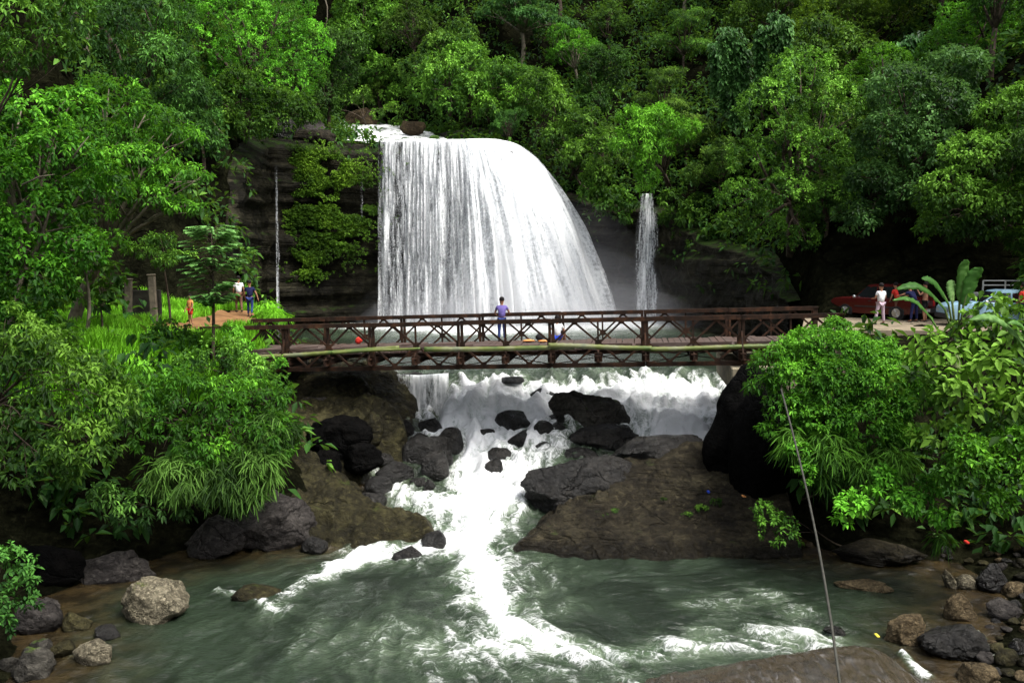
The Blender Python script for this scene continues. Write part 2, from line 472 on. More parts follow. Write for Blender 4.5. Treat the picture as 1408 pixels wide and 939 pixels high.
# ------------------------------------------------------------------ foam field (world metres on the water)
FOAM = []   # (x1,y1,x2,y2,r,strength)
def foam_px(pts, strength):
    q = []
    for (px, py, rp) in pts:
        z = 0.0
        for _ in range(25):
            p = atz(px, py, z); z = .5 * z + .5 * float(W(p[1]))
        q.append((p[0], p[1], rp * p[1] / FPX))
    for a, b in zip(q[:-1], q[1:]): FOAM.append((a, b, strength))
foam_px([(600, 560, 50), (660, 552, 60), (760, 548, 55), (880, 545, 60), (955, 555, 60)], 1.0)
foam_px([(560, 518, 40), (700, 515, 60), (850, 512, 60), (980, 512, 50)], .42)
foam_px([(950, 545, 70), (925, 585, 70), (880, 592, 40)], 1.05)
foam_px([(640, 555, 60), (680, 590, 60), (660, 630, 42), (665, 680, 38), (640, 730, 38)], .88)
foam_px([(550, 580, 26), (610, 575, 40)], .7)
foam_px([(750, 555, 55), (735, 640, 45), (700, 680, 45)], .78)
foam_px([(520, 640, 18), (560, 690, 22), (620, 700, 30)], .55)
foam_px([(650, 700, 50), (650, 740, 42), (665, 780, 34), (685, 830, 26), (700, 860, 24)], .82)
foam_px([(650, 720, 80), (670, 800, 80), (700, 870, 80)], .5)
foam_px([(620, 735, 45), (560, 762, 24), (500, 762, 30), (440, 790, 24)], .85)
foam_px([(450, 790, 18), (400, 815, 20), (375, 845, 26)], .42)
foam_px([(300, 812, 6), (345, 822, 8), (385, 842, 10)], .6)
foam_px([(700, 860, 32), (750, 885, 28), (830, 905, 26), (900, 895, 24)], .66)
foam_px([(540, 870, 60), (640, 900, 90), (760, 915, 60), (860, 925, 60)], .36)
foam_px([(890, 900, 26), (960, 885, 40), (1040, 880, 40), (1130, 880, 40)], .48)
foam_px([(950, 830, 30), (1060, 820, 30), (1120, 860, 30)], .38)
foam_px([(420, 880, 60), (500, 920, 60)], .2)
foam_px([(1240, 900, 5), (1270, 930, 10)], .9)
foam_px([(1345, 870, 5), (1365, 895, 9), (1370, 915, 8)], .7)
# plunge basin
for a, b, r, s in [((-10, 63), (-2, 60), 3.0, 1.0), ((-2, 60), (8, 65), 4.0, 1.1), ((8, 65), (10, 67), 2.0, .9), ((-8, 55), (8, 57), 4, .45)]:
    FOAM.append(((a[0], a[1], r), (b[0], b[1], r), s))

def foam_at(X, Y):
    f = np.zeros(len(X))
    for (a, b, s) in FOAM:
        dx, dy = b[0] - a[0], b[1] - a[1]; L2 = dx * dx + dy * dy + 1e-9
        t = np.clip(((X - a[0]) * dx + (Y - a[1]) * dy) / L2, 0, 1)
        r = a[2] * (1 - t) + b[2] * t
        ex, ey = X - a[0] - t * dx, Y - a[1] - t * dy
        q = np.sqrt(ex * ex + ey * ey * .55) / r
        g = s * np.exp(-(q ** 2) * .8)
        f = np.maximum(f, g) + .18 * np.minimum(f, g)
    return np.clip(f, 0, 1.3)

# flow heading (for streaks): from a few hand-read arrows
_fl = [(-3, 36, -.1, -1), (3, 36, .0, -1), (6, 35, -.2, -1), (-3, 32, .3, -1), (2, 31, -.4, -1), (-1, 28, -.1, -1), (-1.5, 25.5, 0, -1),
       (-5, 24.5, -1, -.6), (-8, 22.5, -.8, -.8), (-9, 19, -.3, -1), (-4, 21, -.4, -1), (-.8, 22, .25, -1), (0, 20, .7, -1), (2, 19, 1, -.5),
       (5, 19.6, 1, -.1), (8, 19, .8, -.6), (4, 22.5, -.8, .25), (8, 23, -1, .1), (-3, 18, .2, -1), (2, 17, .8, -.8), (0, 45, 0, -1), (0, 60, 0, -1),
       (7.5, 18, .5, -1), (8.5, 20, .2, -1), (0, 0, 0, -1)]
def flow(X, Y):
    u = np.zeros(len(X)); v = np.zeros(len(X)); w = np.zeros(len(X))
    for (x, y, a, b) in _fl:
        n = math.hypot(a, b); k = 1 / (((X - x) ** 2 + (Y - y) ** 2) + .6) ** 1.3
        u += k * a / n; v += k * b / n; w += k
    m = np.hypot(u, v) + 1e-6
    return u / m, v / m

# water sheet: fine near, coarser far
wx = np.linspace(-15.5, 18, 420)
wy = np.concatenate([np.linspace(-40, 14, 60)[:-1], np.linspace(14, 40, 560)[:-1], np.linspace(40, 73.5, 150)])
WX, WYY = np.meshgrid(wx, wy, indexing='ij')
X = WX.ravel(); Y = WYY.ravel()
F0 = foam_at(X, Y)
u, v = flow(X, Y)
# streamline noise: average noise along the flow (line-integral), gives torn streaks that bend with the water
def lic(X, Y, sc, L, n, seed):
    s = np.zeros(len(X)); x = X.copy(); y = Y.copy(); wsum = 0
    for k in range(n):
        w_ = 1 - .6 * abs(k / (n - 1) * 2 - 1)
        s += w_ * vnoise(np.stack([x * sc, y * sc, x * 0 + seed], 1), seed); wsum += w_
        a, b = flow(x, y); x = x - a * L / n; y = y - b * L / n
    return s / wsum
act = (Y > 13.5) & (Y < 41)
F0 = F0 * (1 - .6 * sstep(35.7, 36.8, Y) * (1 - sstep(50, 56, Y)))
S1 = np.zeros(len(X)); S2 = np.zeros(len(X)); S3 = np.zeros(len(X))
wob = fbm(np.stack([X * .7, Y * .7, X * 0], 1), 3, 5) * .8
wob2 = fbm(np.stack([X * .7 + 9, Y * .7, X * 0 + 4], 1), 3, 6) * .8
S1[act] = lic((X + wob)[act], (Y + wob2)[act], 2.6, 1.6, 9, 21)
S2[act] = lic((X + wob * .5)[act], (Y + wob2 * .5)[act], 7.0, .7, 7, 22)
S4 = np.zeros(len(X)); q_ = np.stack([X + wob * 1.2, Y + wob2 * 1.2, X * 0], 1)[act]; S4[act] = 1 - np.abs(fbm(q_ * 1.9, 3, 61)) * 4.5 - .0; S4 = np.clip(S4, 0, 1) ** 2
S3[act] = fbm(np.stack([X + wob, Y * .8 + wob2, X * 0], 1)[act] * 1.1, 4, 31)
_lf = sstep(-2.9, -3.3, -X * -1) if False else (1 - sstep(-3.0, -2.3, X)); LEDGE = _lf * sstep(31.5, 33.5, Y) * (Y < 36.45)
ramp_ = sstep(27, 29.5, Y) * (1 - sstep(36.5, 39, Y))
Z = W(Y) * (1 - LEDGE) + LEDGE * np.minimum(W(Y), np.interp(Y, [31, 33, 36.4], [1.4, 2.05, 2.45])); F0 = np.where((LEDGE > .3) & (Y > 34.0), F0 * .75, F0)
P3 = np.stack([X, Y * 1.1, X * 0], 1)
lump = fbm(P3 * .55, 4, 41)
Z += ramp_ * (lump * .6 + .25 * S1 + .12 * S2 + .22 * fbm(P3 * np.array([1.3, 3.2, 1]), 4, 48) + .10 * fbm(P3 * 5, 3, 49)) + F0 * (.22 * S1 + .10 * S2 + .12 * fbm(P3 * 2.2, 3, 43)) * (1 - .3 * ramp_)
Z += (1 - ramp_) * (.035 * S1 + .02 * S2 + .03 * fbm(P3 * 1.2, 3, 44))
Z += F0 * .06
# the standing hump where water breaks on the hidden ledge lower left
ds = terr(X, Y, False)
depth = np.clip(Z - ds, 0, 3)
me = np_mesh('water', np.stack([X, Y, Z], 1), grid_faces(len(wx), len(wy)), True,
             attrs={'foam': F0, 's1': S1, 's2': S2, 's3': S3, 's4': S4, 'deep': depth})
t = NT('river_water')
p = t.pos()
foam = t.attr('foam'); s1 = t.attr('s1'); s2 = t.attr('s2'); s3 = t.attr('s3'); dp = t.attr('deep')
nn = t.noise(t.mapping(p, (1, 1, .6)), 5.0, 6, .7, .9)
n4 = t.noise(p, 16.0, 4, .7, .5)
pat = t.math('ADD', t.math('MULTIPLY', s1, .5), t.math('MULTIPLY', s2, .6))
pat = t.math('ADD', pat, t.math('MULTIPLY', s3, .35))
rdg = t.math('SUBTRACT', 1.0, t.math('MULTIPLY', t.math('ABSOLUTE', t.math('SUBTRACT', t.noise(t.mapping(p, (1, 1, .5)), 2.6, 5, .6, 1.6), .5)), 9.0), clamp=True)
pat = t.math('ADD', pat, t.math('MULTIPLY', t.math('MULTIPLY', rdg, rdg), .38))
pat = t.math('ADD', pat, t.math('MULTIPLY', t.attr('s4'), .28))
pat = t.math('ADD', t.math('SUBTRACT', pat, .08), t.math('MULTIPLY', t.math('SUBTRACT', nn, .5), .6))
pat = t.math('ADD', pat, t.math('MULTIPLY', t.math('SUBTRACT', n4, .5), .45))
pat = t.math('MULTIPLY', pat, t.mr(foam, 0, .8, .7, 1.25))
fm = t.math('ADD', t.math('MULTIPLY', foam, 1.38), pat)
white = t.mr(fm, .62, 1.72)
aer = t.mr(t.math('ADD', foam, t.math('MULTIPLY', pat, .3)), .05, .8)
green = t.ramp(t.mr(s3, -.5, .5), [(0, (.010, .016, .009)), (1, (.022, .034, .020))])
aerc = t.mix(t.mr(s3, -.4, .5), (.09, .14, .075), (.18, .245, .145))
shal = t.mix(t.mr(t.noise(p, 1.6, 4), .4, .6), (.014, .010, .005), (.035, .024, .010))
base = t.mix(t.mr(dp, .25, 1.3), shal, green)
base = t.mix(t.math('MULTIPLY', aer, t.mr(t.noise(p, 1.1, 4, .6, 1.5), .35, .65, .25, .75)), base, aerc)
colr = t.mix(white, base, t.mix(t.mr(pat, -.5, .35), (.68, .72, .70), (.88, .89, .89)))
hgt = t.math('ADD', t.math('MULTIPLY', pat, .8), t.math('MULTIPLY', t.noise(t.mapping(p, (1, 1.6, 1)), 3.2, 5, .6, 1.2), .5))
sh = t.principled(colr, t.mr(white, 0, 1, .12, .75), t.mr(white, 0, 1, .32, .1), 0, t.bump(hgt, .55, .12))
M['water'] = t.done(sh)
tag(link('water', me, M['water']), kind='structure')

# river above the lip
L = []; Q = []
ts = np.linspace(0, 1, 140); seglen = np.array([0, 10.0, 18.0, 28, 39, 56]); tot = 56
cy = np.interp(ts * 50, seglen, _river[:, 1]); cx = np.interp(ts * 50, seglen, _river[:, 0]); cz = np.interp(ts * 50, seglen, _rz)
m0 = cy > 66.9
cy, cx, cz = cy[m0], cx[m0], cz[m0]
lat = np.linspace(-1, 1, 60)
UX = (cx[:, None] + 0 + lat[None] * (5.2 - sstep(68, 76, cy)[:, None] * .9)); UY = cy[:, None] + 0 * lat[None]
UZ = cz[:, None] + 0 * lat[None]
P_ = np.stack([UX.ravel(), UY.ravel(), 0 * UX.ravel()], 1)
UZ = UZ.ravel() + .22 * fbm(P_ * .8, 4, 51) * sstep(67.5, 71, P_[:, 1]) - .12
UZ = UZ - .7 * sstep(-2.6, -1.2, P_[:, 0]) * (1 - sstep(70, 72, P_[:, 1]))
fo = np.full(len(UZ), .95)
fo *= sstep(66.5, 70, P_[:, 1]) * .4 + .6
me = np_mesh('upper_river', np.stack([P_[:, 0], P_[:, 1], UZ], 1), grid_faces(len(cy), 60), True,
             attrs={'foam': fo, 's1': fbm(P_ * 1.5, 3, 52), 's2': fbm(P_ * 4, 3, 53), 's3': fbm(P_, 3, 54), 'deep': fo * 0 + .8})
tag(link('upper_river', me, M['water']), kind='structure')

# ------------------------------------------------------------------ cliffs
def cliff(name, path, zb, zt, amp, mat, seed, lean=0.0, n=300, m=120, label=None):
    path = np.array(path, float); d = np.r_[0, np.cumsum(np.hypot(*np.diff(path, axis=0).T))]
    s = np.linspace(0, d[-1], n)
    x = np.interp(s, d, path[:, 0]); y = np.interp(s, d, path[:, 1])
    tx, ty = np.gradient(x), np.gradient(y); k = np.hypot(tx, ty)
    k9 = np.ones(9) / 9
    nx_, ny_ = ty / k, -tx / k
    nx_ = np.convolve(np.pad(nx_, 4, 'edge'), k9, 'valid'); ny_ = np.convolve(np.pad(ny_, 4, 'edge'), k9, 'valid')
    ztv = np.interp(s, d, zt) if hasattr(zt, '__len__') else np.full(n, zt)
    v = np.linspace(0, 1, m)
    Zc = zb + (ztv[:, None] - zb) * v[None]
    Xc = x[:, None] + 0 * v[None]; Yc = y[:, None] + 0 * v[None]
    P = np.stack([Xc.ravel(), Yc.ravel(), Zc.ravel()], 1)
    st = vnoise(np.stack([P[:, 0] * .08, P[:, 1] * .08, P[:, 2] * 1.1 + .5 * fbm(P * .2, 2, seed)], 1), seed + 1)
    st2 = vnoise(np.stack([P[:, 0] * .25, P[:, 1] * .25, P[:, 2] * 2.6], 1), seed + 2)
    off = amp * (.9 * fbm(P * .22, 4, seed + 3) + .45 * np.sign(st) * np.abs(st) ** .5 + .22 * st2 + .25 * fbm(P * 1.3, 3, seed + 4))
    off = off.reshape(n, m) + lean * (1 - v[None]) - 1.6 * sstep(.93, 1, v)[None] * amp
    Xc = Xc + nx_[:, None] * off; Yc = Yc + ny_[:, None] * off
    me = np_mesh(name, np.stack([Xc.ravel(), Yc.ravel(), Zc.ravel()], 1), grid_faces(n, m), True)
    o = link(name, me, mat); tag(o, kind='structure')
    return o
cliff('cliff', [(-15.7, 52.5), (-17, 58), (-17.3, 64.6), (-13, 66.2), (-10, 66.5), (-4.8, 66.8), (-2.0, 68.2), (-.6, 71), (3.5, 72.6), (8, 71), (10.8, 68), (12.2, 62), (14.2, 54), (14.5, 47.5)],
      3.2, [9, 15, 17.2, 17.0, 16.9, 16.95, 16.95, 17.0, 14, 13, 12.5, 10, 9, 6.5], .75, M['cliff'], 61, n=520, m=130)

# ------------------------------------------------------------------ falls
def curtain(name, lip, ang, reach, z0, z1, solid, thick, seed, ns=280, nt=150, kscale=1.0, edge=.06, density=1.0, fade=0.0):
    lip = np.array(lip, float)
    k = np.linspace(0, 1, len(lip))
    s = np.linspace(0, 1, ns)
    X0 = np.interp(s, k, lip[:, 0]); Y0 = np.interp(s, k, lip[:, 1])
    Z0 = np.interp(s, k, z0) if hasattr(z0, '__len__') else np.full(ns, z0)
    A = np.interp(s, np.linspace(0, 1, len(ang)), ang); Rr = np.interp(s, np.linspace(0, 1, len(reach)), reach)
    Sd = np.interp(s, np.linspace(0, 1, len(solid)), solid)
    for arr in (X0, Y0, A, Rr):
        kk = np.ones(15) / 15; arr[:] = np.convolve(np.pad(arr, 7, 'edge'), kk, 'valid')
    dx, dy = np.sin(A), -np.cos(A)
    tt = np.linspace(-.16, 1, nt)
    tp = np.maximum(tt, 0)
    H = Z0 - z1
    Zc = Z0[:, None] - H[:, None] * (tp ** 2)[None] + .0
    reach_ = Rr[:, None] * tt[None]
    arc = np.hypot(Rr[:, None] * tt[None], H[:, None] * (tp ** 2)[None])
    PP = np.stack([np.repeat(s * 17 * kscale, nt), np.tile(tt * 1.2, ns), np.full(ns * nt, float(seed))], 1)
    strand = (.55 * fbm(PP * np.array([2.2, .8, 1]), 3, seed) + .45 * fbm(PP * np.array([7, 2.5, 1]), 3, seed + 1)).reshape(ns, nt)
    off = thick * strand * (tp ** .7)[None] * 1.5
    Xc = X0[:, None] + dx[:, None] * (reach_ + off); Yc = Y0[:, None] + dy[:, None] * (reach_ + off)
    dist = np.r_[0, np.cumsum(np.hypot(np.diff(X0 + dx * Rr * .6), np.diff(Y0 + dy * Rr * .6)))]
    UV = np.stack([np.repeat(dist, nt), arc.ravel()], 1)
    ed = np.minimum(sstep(0, edge, s), sstep(0, edge, 1 - s))
    sol = (Sd[:, None] * (1 - 0 * tp[None])) * density + 0 * Zc
    sol = sol - .5 * (1 - ed)[:, None] - fade * (1 - sstep(0, .5, tp))[None]
    me = np_mesh(name, np.stack([Xc.ravel(), Yc.ravel(), Zc.ravel()], 1), grid_faces(ns, nt), True,
                 attrs={'solid': sol.ravel(), 'fall': np.tile(tp, ns), 'strand': strand.ravel()}, uv=UV)
    o = link(name, me, M['falling_water'])
    return o

t = NT('falling_water')
uv = t.uv(); so = t.attr('solid'); fa = t.attr('fall')
a1 = t.noise(t.mapping(uv, (1.5, .12, 1)), 1.0, 5, .65, .25)
a2 = t.noise(t.mapping(uv, (8.5, .75, 1)), 1.0, 5, .7, .3)
a3 = t.noise(t.mapping(uv, (11, 5.0, 1)), 1.0, 3, .75, .2)
pat = t.math('ADD', t.math('MULTIPLY', t.math('SUBTRACT', a1, .5), 2.1), t.math('MULTIPLY', t.math('SUBTRACT', a2, .5), 1.25))
pat = t.math('ADD', pat, t.math('MULTIPLY', t.math('SUBTRACT', a3, .5), t.mr(fa, 0, .5, .3, 1.0)))
v_ = t.math('ADD', t.math('MULTIPLY', so, 1.0), pat)
alpha = t.mr(v_, .0, .8)
d = t.node('BsdfDiffuse'); t.set(d.inputs['Color'], t.mix(t.mr(pat, -.55, .45), (.52, .55, .58), (.94, .95, .95)))  # grey streaks in the colour stand in for shading between strands
tl = t.node('BsdfTranslucent'); t.set(tl.inputs['Color'], (.85, .87, .88))
sh = t.mixsh(.3, d.outputs[0], tl.outputs[0])
tr = t.node('BsdfTransparent')
M['falling_water'] = t.done(t.mixsh(alpha, tr.outputs[0], sh))

def lp(px, D): return at(px, 193, D)[:2]
LIP = [lp(519, 66), lp(545, 65.9), lp(570, 65.9), lp(595, 66), lp(620, 66.2), lp(638, 66.5), lp(652, 67.1), lp(665, 68.2), lp(677, 70), lp(688, 72.5)]
ANG = [0, 0, .02, .05, .15, .3, .5, .8, 1.05, 1.25]
RCH = [1.3, 1.4, 1.6, 2.0, 3.0, 4.2, 5.4, 6.6, 7.8, 8.7]
ZL = [17.0, 17.05, 17.1, 17.1, 17.1, 17.15, 17.25, 17.4, 17.6, 17.8]
SOL = [.75, .3, .5, .62, .42, .85, 1.0, 1.15, 1.3, 1.2]
wf = empty('waterfall', (-4, 64, 3.9)); tag(wf, 'broad white waterfall pouring off the dark cliff behind the iron bridge', 'waterfall', kind='structure')
for i, (dr, dz, th, sd, den) in enumerate([(0, 0, .9, 71, 1.0), (-.8, -.12, .8, 75, .85), (.6, -.04, 1.0, 79, .72)]):
    o = curtain('water_curtain', LIP, ANG, [max(.6, r + dr * (.4 + r / 8)) for r in RCH], [z + dz for z in ZL], 3.7, SOL, th, sd, density=den)
    o.parent = wf; o.matrix_parent_inverse = Matrix.Translation((4, -64, -3.9))
def small_fall(label, lip, ang, reach, z0, z1, solid, seed, ks=.2, edge=.2, name='waterfall'):
    lip = np.array(lip, float); cx_, cy_ = lip.mean(0)
    o = curtain(name, lip, ang, reach, z0, z1, solid, .25, seed, 60, 120, ks, edge, fade=.35)
    tag(o, label, 'waterfall', kind='structure'); return o
small_fall('narrow white fall in the shade right of the big falls', [at(872, 250, 68.6)[:2], at(904, 250, 68.2)[:2]], [-.12, .12], [1.2, 1.5], 13.4, 3.6, [.5, .55], 91, .25, .3)
small_fall('thin trickle down the dark cliff on the far left', [at(377, 193, 63.4)[:2], at(384, 193, 63.4)[:2]], [0, 0], [.6, .6], 17.0, 3.6, [.3, .3], 93, .1, .35)
small_fall('thin trickle over the cliff beside the left edge of the falls', [at(494, 200, 65.2)[:2], at(501, 200, 65.2)[:2]], [0, 0], [.3, .3], 16.6, 11.5, [.12, .12], 94, .1, .35)
# little drop under the bridge on the left
def rapidfall():
    a = at(538, 514, 36.6); b = at(575, 516, 36.3); c = at(618, 515, 36.4)
    o = curtain('cascade', [a[:2], b[:2], c[:2]], [0, 0, .1], [.35, .45, .6], [a[2], b[2], c[2] + .05], 2.3, [.75, .25, .85, .55, .9], .1, 97, 120, 60, .2, .08)
    tag(o, 'small curtain of water dropping off a ledge below the bridge', 'cascade', kind='structure')
rapidfall()

# spray at the foot of the falls: real air with fine droplets
def mist(c, r, dens, g=0):
    bm = bmesh.new(); bmesh.ops.create_icosphere(bm, subdivisions=3, radius=1)
    me = bpy.data.meshes.new('mist'); bm.to_mesh(me); bm.free()
    o = bpy.data.objects.new('mist', me); col.objects.link(o)
    o.location = c; o.scale = r
    m, nt = new_mat('mist'); out = nt.nodes.new('ShaderNodeOutputMaterial')
    v = nt.nodes.new('ShaderNodeVolumePrincipled'); v.inputs['Color'].default_value = (.93, .95, 1, 1)
    v.inputs['Density'].default_value = dens; v.inputs['Anisotropy'].default_value = 0
    nt.links.new(v.outputs[0], out.inputs['Volume']); me.materials.append(m)
    tag(o, 'pale spray drifting off the foot of the falls', 'mist', 'spray at the foot of the falls', 'stuff')
for c, r, dn in [((0, 60.0, 4), (9, 4, 2.2), .05), ((-1, 60, 4), (9.5, 4, 3.2), .02), ((1, 60, 4), (11, 4.5, 4.2), .008), ((3, 61, 4.5), (8, 4, 5.5), .010), ((4, 61.5, 5), (6, 3.5, 7.5), .007), ((6, 61, 4), (7, 4, 3), .02), ((2, 60, 4), (13, 5, 5.5), .003)]:
    mist(c, r, dn)
# ------------------------------------------------------------------ foliage
def unit(v): return v / (np.linalg.norm(v, axis=-1, keepdims=True) + 1e-9)

def leaf_geo(C, N, n_per, L, wid, droop, spread, r, tintc, jit=.35, fold=.18, lobe=False):
    """C,N cluster centres and outward normals -> leaves. diamond leaves folded on the midrib"""
    k = len(C)
    c = np.repeat(C, n_per, 0); n = np.repeat(N, n_per, 0)
    m = len(c)
    rd = unit(r.normal(size=(m, 3)))
    d = unit(n * (1 - spread) + rd * spread + np.array([0, 0, -droop]))
    ll = L * r.uniform(1 - jit, 1 + jit, m)[:, None]
    base = c + rd * L * .45 * r.uniform(.1, 1, (m, 1))
    up = unit(n * .6 + np.array([0, 0, 1.0]) + .28 * r.normal(size=(m, 3)))
    s = unit(np.cross(d, up)); nn = np.cross(s, d)
    w = ll * wid * .5
    tip = base + d * ll + np.array([0, 0, -1.0]) * ll * .22
    mid = base + d * ll * .45
    a = mid + s * w + nn * w * fold * 2
    b = mid - s * w + nn * w * fold * 2
    far = base * .25 + tip * .75 + np.array([0, 0, 1.0]) * ll * .04
    a1 = base * .72 + mid * .28 + (a - mid) * .62; b1 = base * .72 + mid * .28 + (b - mid) * .62
    V = np.stack([base, a, far + (a - mid) * .62, tip, far + (b - mid) * .62, b], 1).reshape(-1, 3)
    i = np.arange(m) * 6
    F = np.stack([np.stack([i, i + 1, i + 2, i + 3], 1), np.stack([i, i + 3, i + 4, i + 5], 1)], 1).reshape(-1, 4)
    t = np.clip(np.repeat(tintc, n_per) + r.normal(0, .13, m), 0, 1)
    return V, F, np.repeat(t, 6)

def shell_points(lobes, dens, r, inner=.12, low=-.55, gap=.0, seed=0, ragged=.25):
    """points on the outside of a set of ellipsoid lobes (x,y,z,rx,ry,rz)"""
    L = np.array(lobes, float)
    Cs, Ns = [], []
    for q, l in enumerate(L):
        c, rad = l[:3], l[3:6]
        area = 4 * math.pi * ((rad[0] * rad[1]) ** 1.6 + (rad[0] * rad[2]) ** 1.6 + (rad[1] * rad[2]) ** 1.6) ** (1 / 1.6) / 3 ** (1 / 1.6)
        n = int(area * dens)
        u = unit(r.normal(size=(n, 3)))
        u = u[u[:, 2] > low + .25 * r.normal(size=len(u))]
        k = 1 + ragged * fbm((c + u * rad) * (1.6 / rad.mean()) + seed, 3, 5 + q) * 1.6 + r.normal(0, .05, len(u))
        k = np.where(r.random(len(u)) < inner, k * r.uniform(.55, .95, len(u)), k)
        P = c + u * rad * k[:, None]
        keep = np.ones(len(P), bool)
        for j, o in enumerate(L):
            if j == q: continue
            keep &= (((P - o[:3]) / (o[3:6] * .86)) ** 2).sum(1) > 1
        if gap:
            g = fbm(P * (2.2 / rad.mean()) + 11, 2, 77 + seed)
            keep &= g > -.85 + gap
        Cs.append(P[keep]); Ns.append(unit((u / rad)[keep]))
    return np.concatenate(Cs), np.concatenate(Ns)

def tint_of(P, N, seed, base=.45, amp=.5, topw=.16):
    return np.clip(base + amp * fbm(P * .9 + seed, 3, 88) + topw * N[:, 2], 0, 1)  # topw paints top light: leaves facing up get a lighter tint

def px_lobe(px, py, D, rp, ry=None, rz=None):
    c = at(px, py, D); r = rp * D / FPX
    return [*c, r, (ry or 1.0) * r, (rz or .85) * r]

def limb_curve(a, b, r, sag=.15, n=6):
    a = np.array(a, float); b = np.array(b, float)
    pts = []
    off = r.normal(0, 1, 3) * np.linalg.norm(b - a) * .06
    for i in range(n):
        t_ = i / (n - 1)
        p = a * (1 - t_) + b * t_; p = p + off * math.sin(math.pi * t_)
        p[2] += sag * np.linalg.norm(b - a) * math.sin(math.pi * t_)
        pts.append(p)
    return pts

STY = {  # n_per, leaf length (m), width ratio, droop, spread, density, inner, low
 'broad': dict(n_per=8, L=.17, wid=.50, droop=.3, spread=.72, dens=24, inner=.15, low=-.5),
 'hand':  dict(n_per=8, L=.165, wid=.36, droop=.4, spread=.75, dens=23, inner=.15, low=-.5),
 'fine':  dict(n_per=10, L=.105, wid=.55, droop=.15, spread=.85, dens=28, inner=.12, low=-.4),
 'grassy': dict(n_per=7, L=.55, wid=.10, droop=.75, spread=.8, dens=8, inner=.1, low=-.8),
 'big':   dict(n_per=6, L=.30, wid=.55, droop=.25, spread=.75, dens=5, inner=.12, low=-.6),
}

def foliage_thing(name, label, cat, lobes, mat, style, base, group=None, seed=1, trunk_r=.12, crown='crown', trunk='trunk',
                  bark='bark', scale=1.0, dens=1.0, gap=.55, tint=.45, amp=.6, ragged=.28, limbs=True, smaller=1.0, low=None, fork=.55):
    r = np.random.default_rng(seed)
    S = STY[style]
    o = empty(name, tuple(base)); tag(o, label, cat, group)
    B = np.array(base, float)
    Lb = np.array(lobes, float); Lb[:, :3] -= B
    Ls = S['L'] * scale
    C, N = shell_points(Lb, S['dens'] * dens / scale ** 2, r, S['inner'], S['low'] if low is None else low, gap, seed, ragged)
    T = tint_of(C + B, N, seed, tint, amp * 1.25)  # wider clump contrast, painting lit and shaded clumps into the tint
    V, F, t_ = leaf_geo(C, N, S['n_per'], Ls, S['wid'], S['droop'], S['spread'], r, T)
    me = np_mesh(crown, V, F, attrs={'tint': t_})
    link(crown, me, M[mat], o)
    if trunk:
        mb = MB()
        cen = Lb[:, :3].mean(0); bot = Lb[:, 2].min()
        f = np.array([cen[0] * .5, cen[1] * .5, max(.3, min(cen[2] * fork, cen[2] - .3))])
        mb.tube(limb_curve((0, 0, -.4), f, r, 0, 7), list(np.linspace(trunk_r, trunk_r * .62, 7)), 9)
        for l in Lb[: (14 if limbs else 3)]:
            e = l[:3] + np.array([0, 0, l[5] * .35])
            pts = limb_curve(f - np.array([0, 0, .1]), e, r, .05, 6)
            mb.tube(pts, list(np.linspace(trunk_r * .42, trunk_r * .07, 6)), 6)
            for q in range(3):
                ee = l[:3] + unit(r.normal(size=3)) * l[3:6] * .85
                mb.tube(limb_curve(pts[3], ee, r, .05, 4), list(np.linspace(trunk_r * .14, trunk_r * .03, 4)), 5)
        mb.build(trunk, M[bark], o, True)
    return o

def copy_tree(o, loc, rz, s, label=None, group=None):
    c = o.copy(); col.objects.link(c); c.location = loc; c.rotation_euler = (0, 0, rz); c.scale = (s, s, s)
    if label: c['label'] = label
    if group: c['group'] = group
    for ch in list(o.children):
        k = ch.copy(); col.objects.link(k); k.parent = c
    return c

# --- prototypes for the forest on the slopes
def crown_lobes(kind, r):
    L = []
    if kind == 'round':
        for i in range(13):
            a = r.uniform(0, 6.28); q = r.uniform(0, 1) ** .6 * 2.3; z = 5.2 + r.uniform(-.9, 1.5) - q * .35; s = r.uniform(.9, 1.5)
            L.append([q * math.cos(a), q * math.sin(a), z, s, s, s * .75])
    elif kind == 'layer':
        for i in range(14):
            a = r.uniform(0, 6.28); q = r.uniform(.3, 1) * 2.7; z = 3.2 + (i % 4) * 1.15 + r.uniform(-.2, .2); q *= (1.15 - .13 * (i % 4)); s = r.uniform(.9, 1.4)
            L.append([q * math.cos(a), q * math.sin(a), z, s, s, s * .42])
    elif kind == 'tall':
        for i in range(13):
            a = r.uniform(0, 6.28); q = r.uniform(0, 1.5); z = 3 + i * .42; s = r.uniform(.75, 1.25)
            L.append([q * math.cos(a), q * math.sin(a), z, s, s, s * .95])
    elif kind == 'drape':
        for i in range(12):
            a = r.uniform(0, 6.28); q = r.uniform(0, 1) ** .5 * 2.1; z = 4.6 - q * .9 + r.uniform(-.2, .6); s = r.uniform(.8, 1.2)
            L.append([q * math.cos(a), q * math.sin(a), z, s, s, s * 1.35])
    return L
PROTO = []
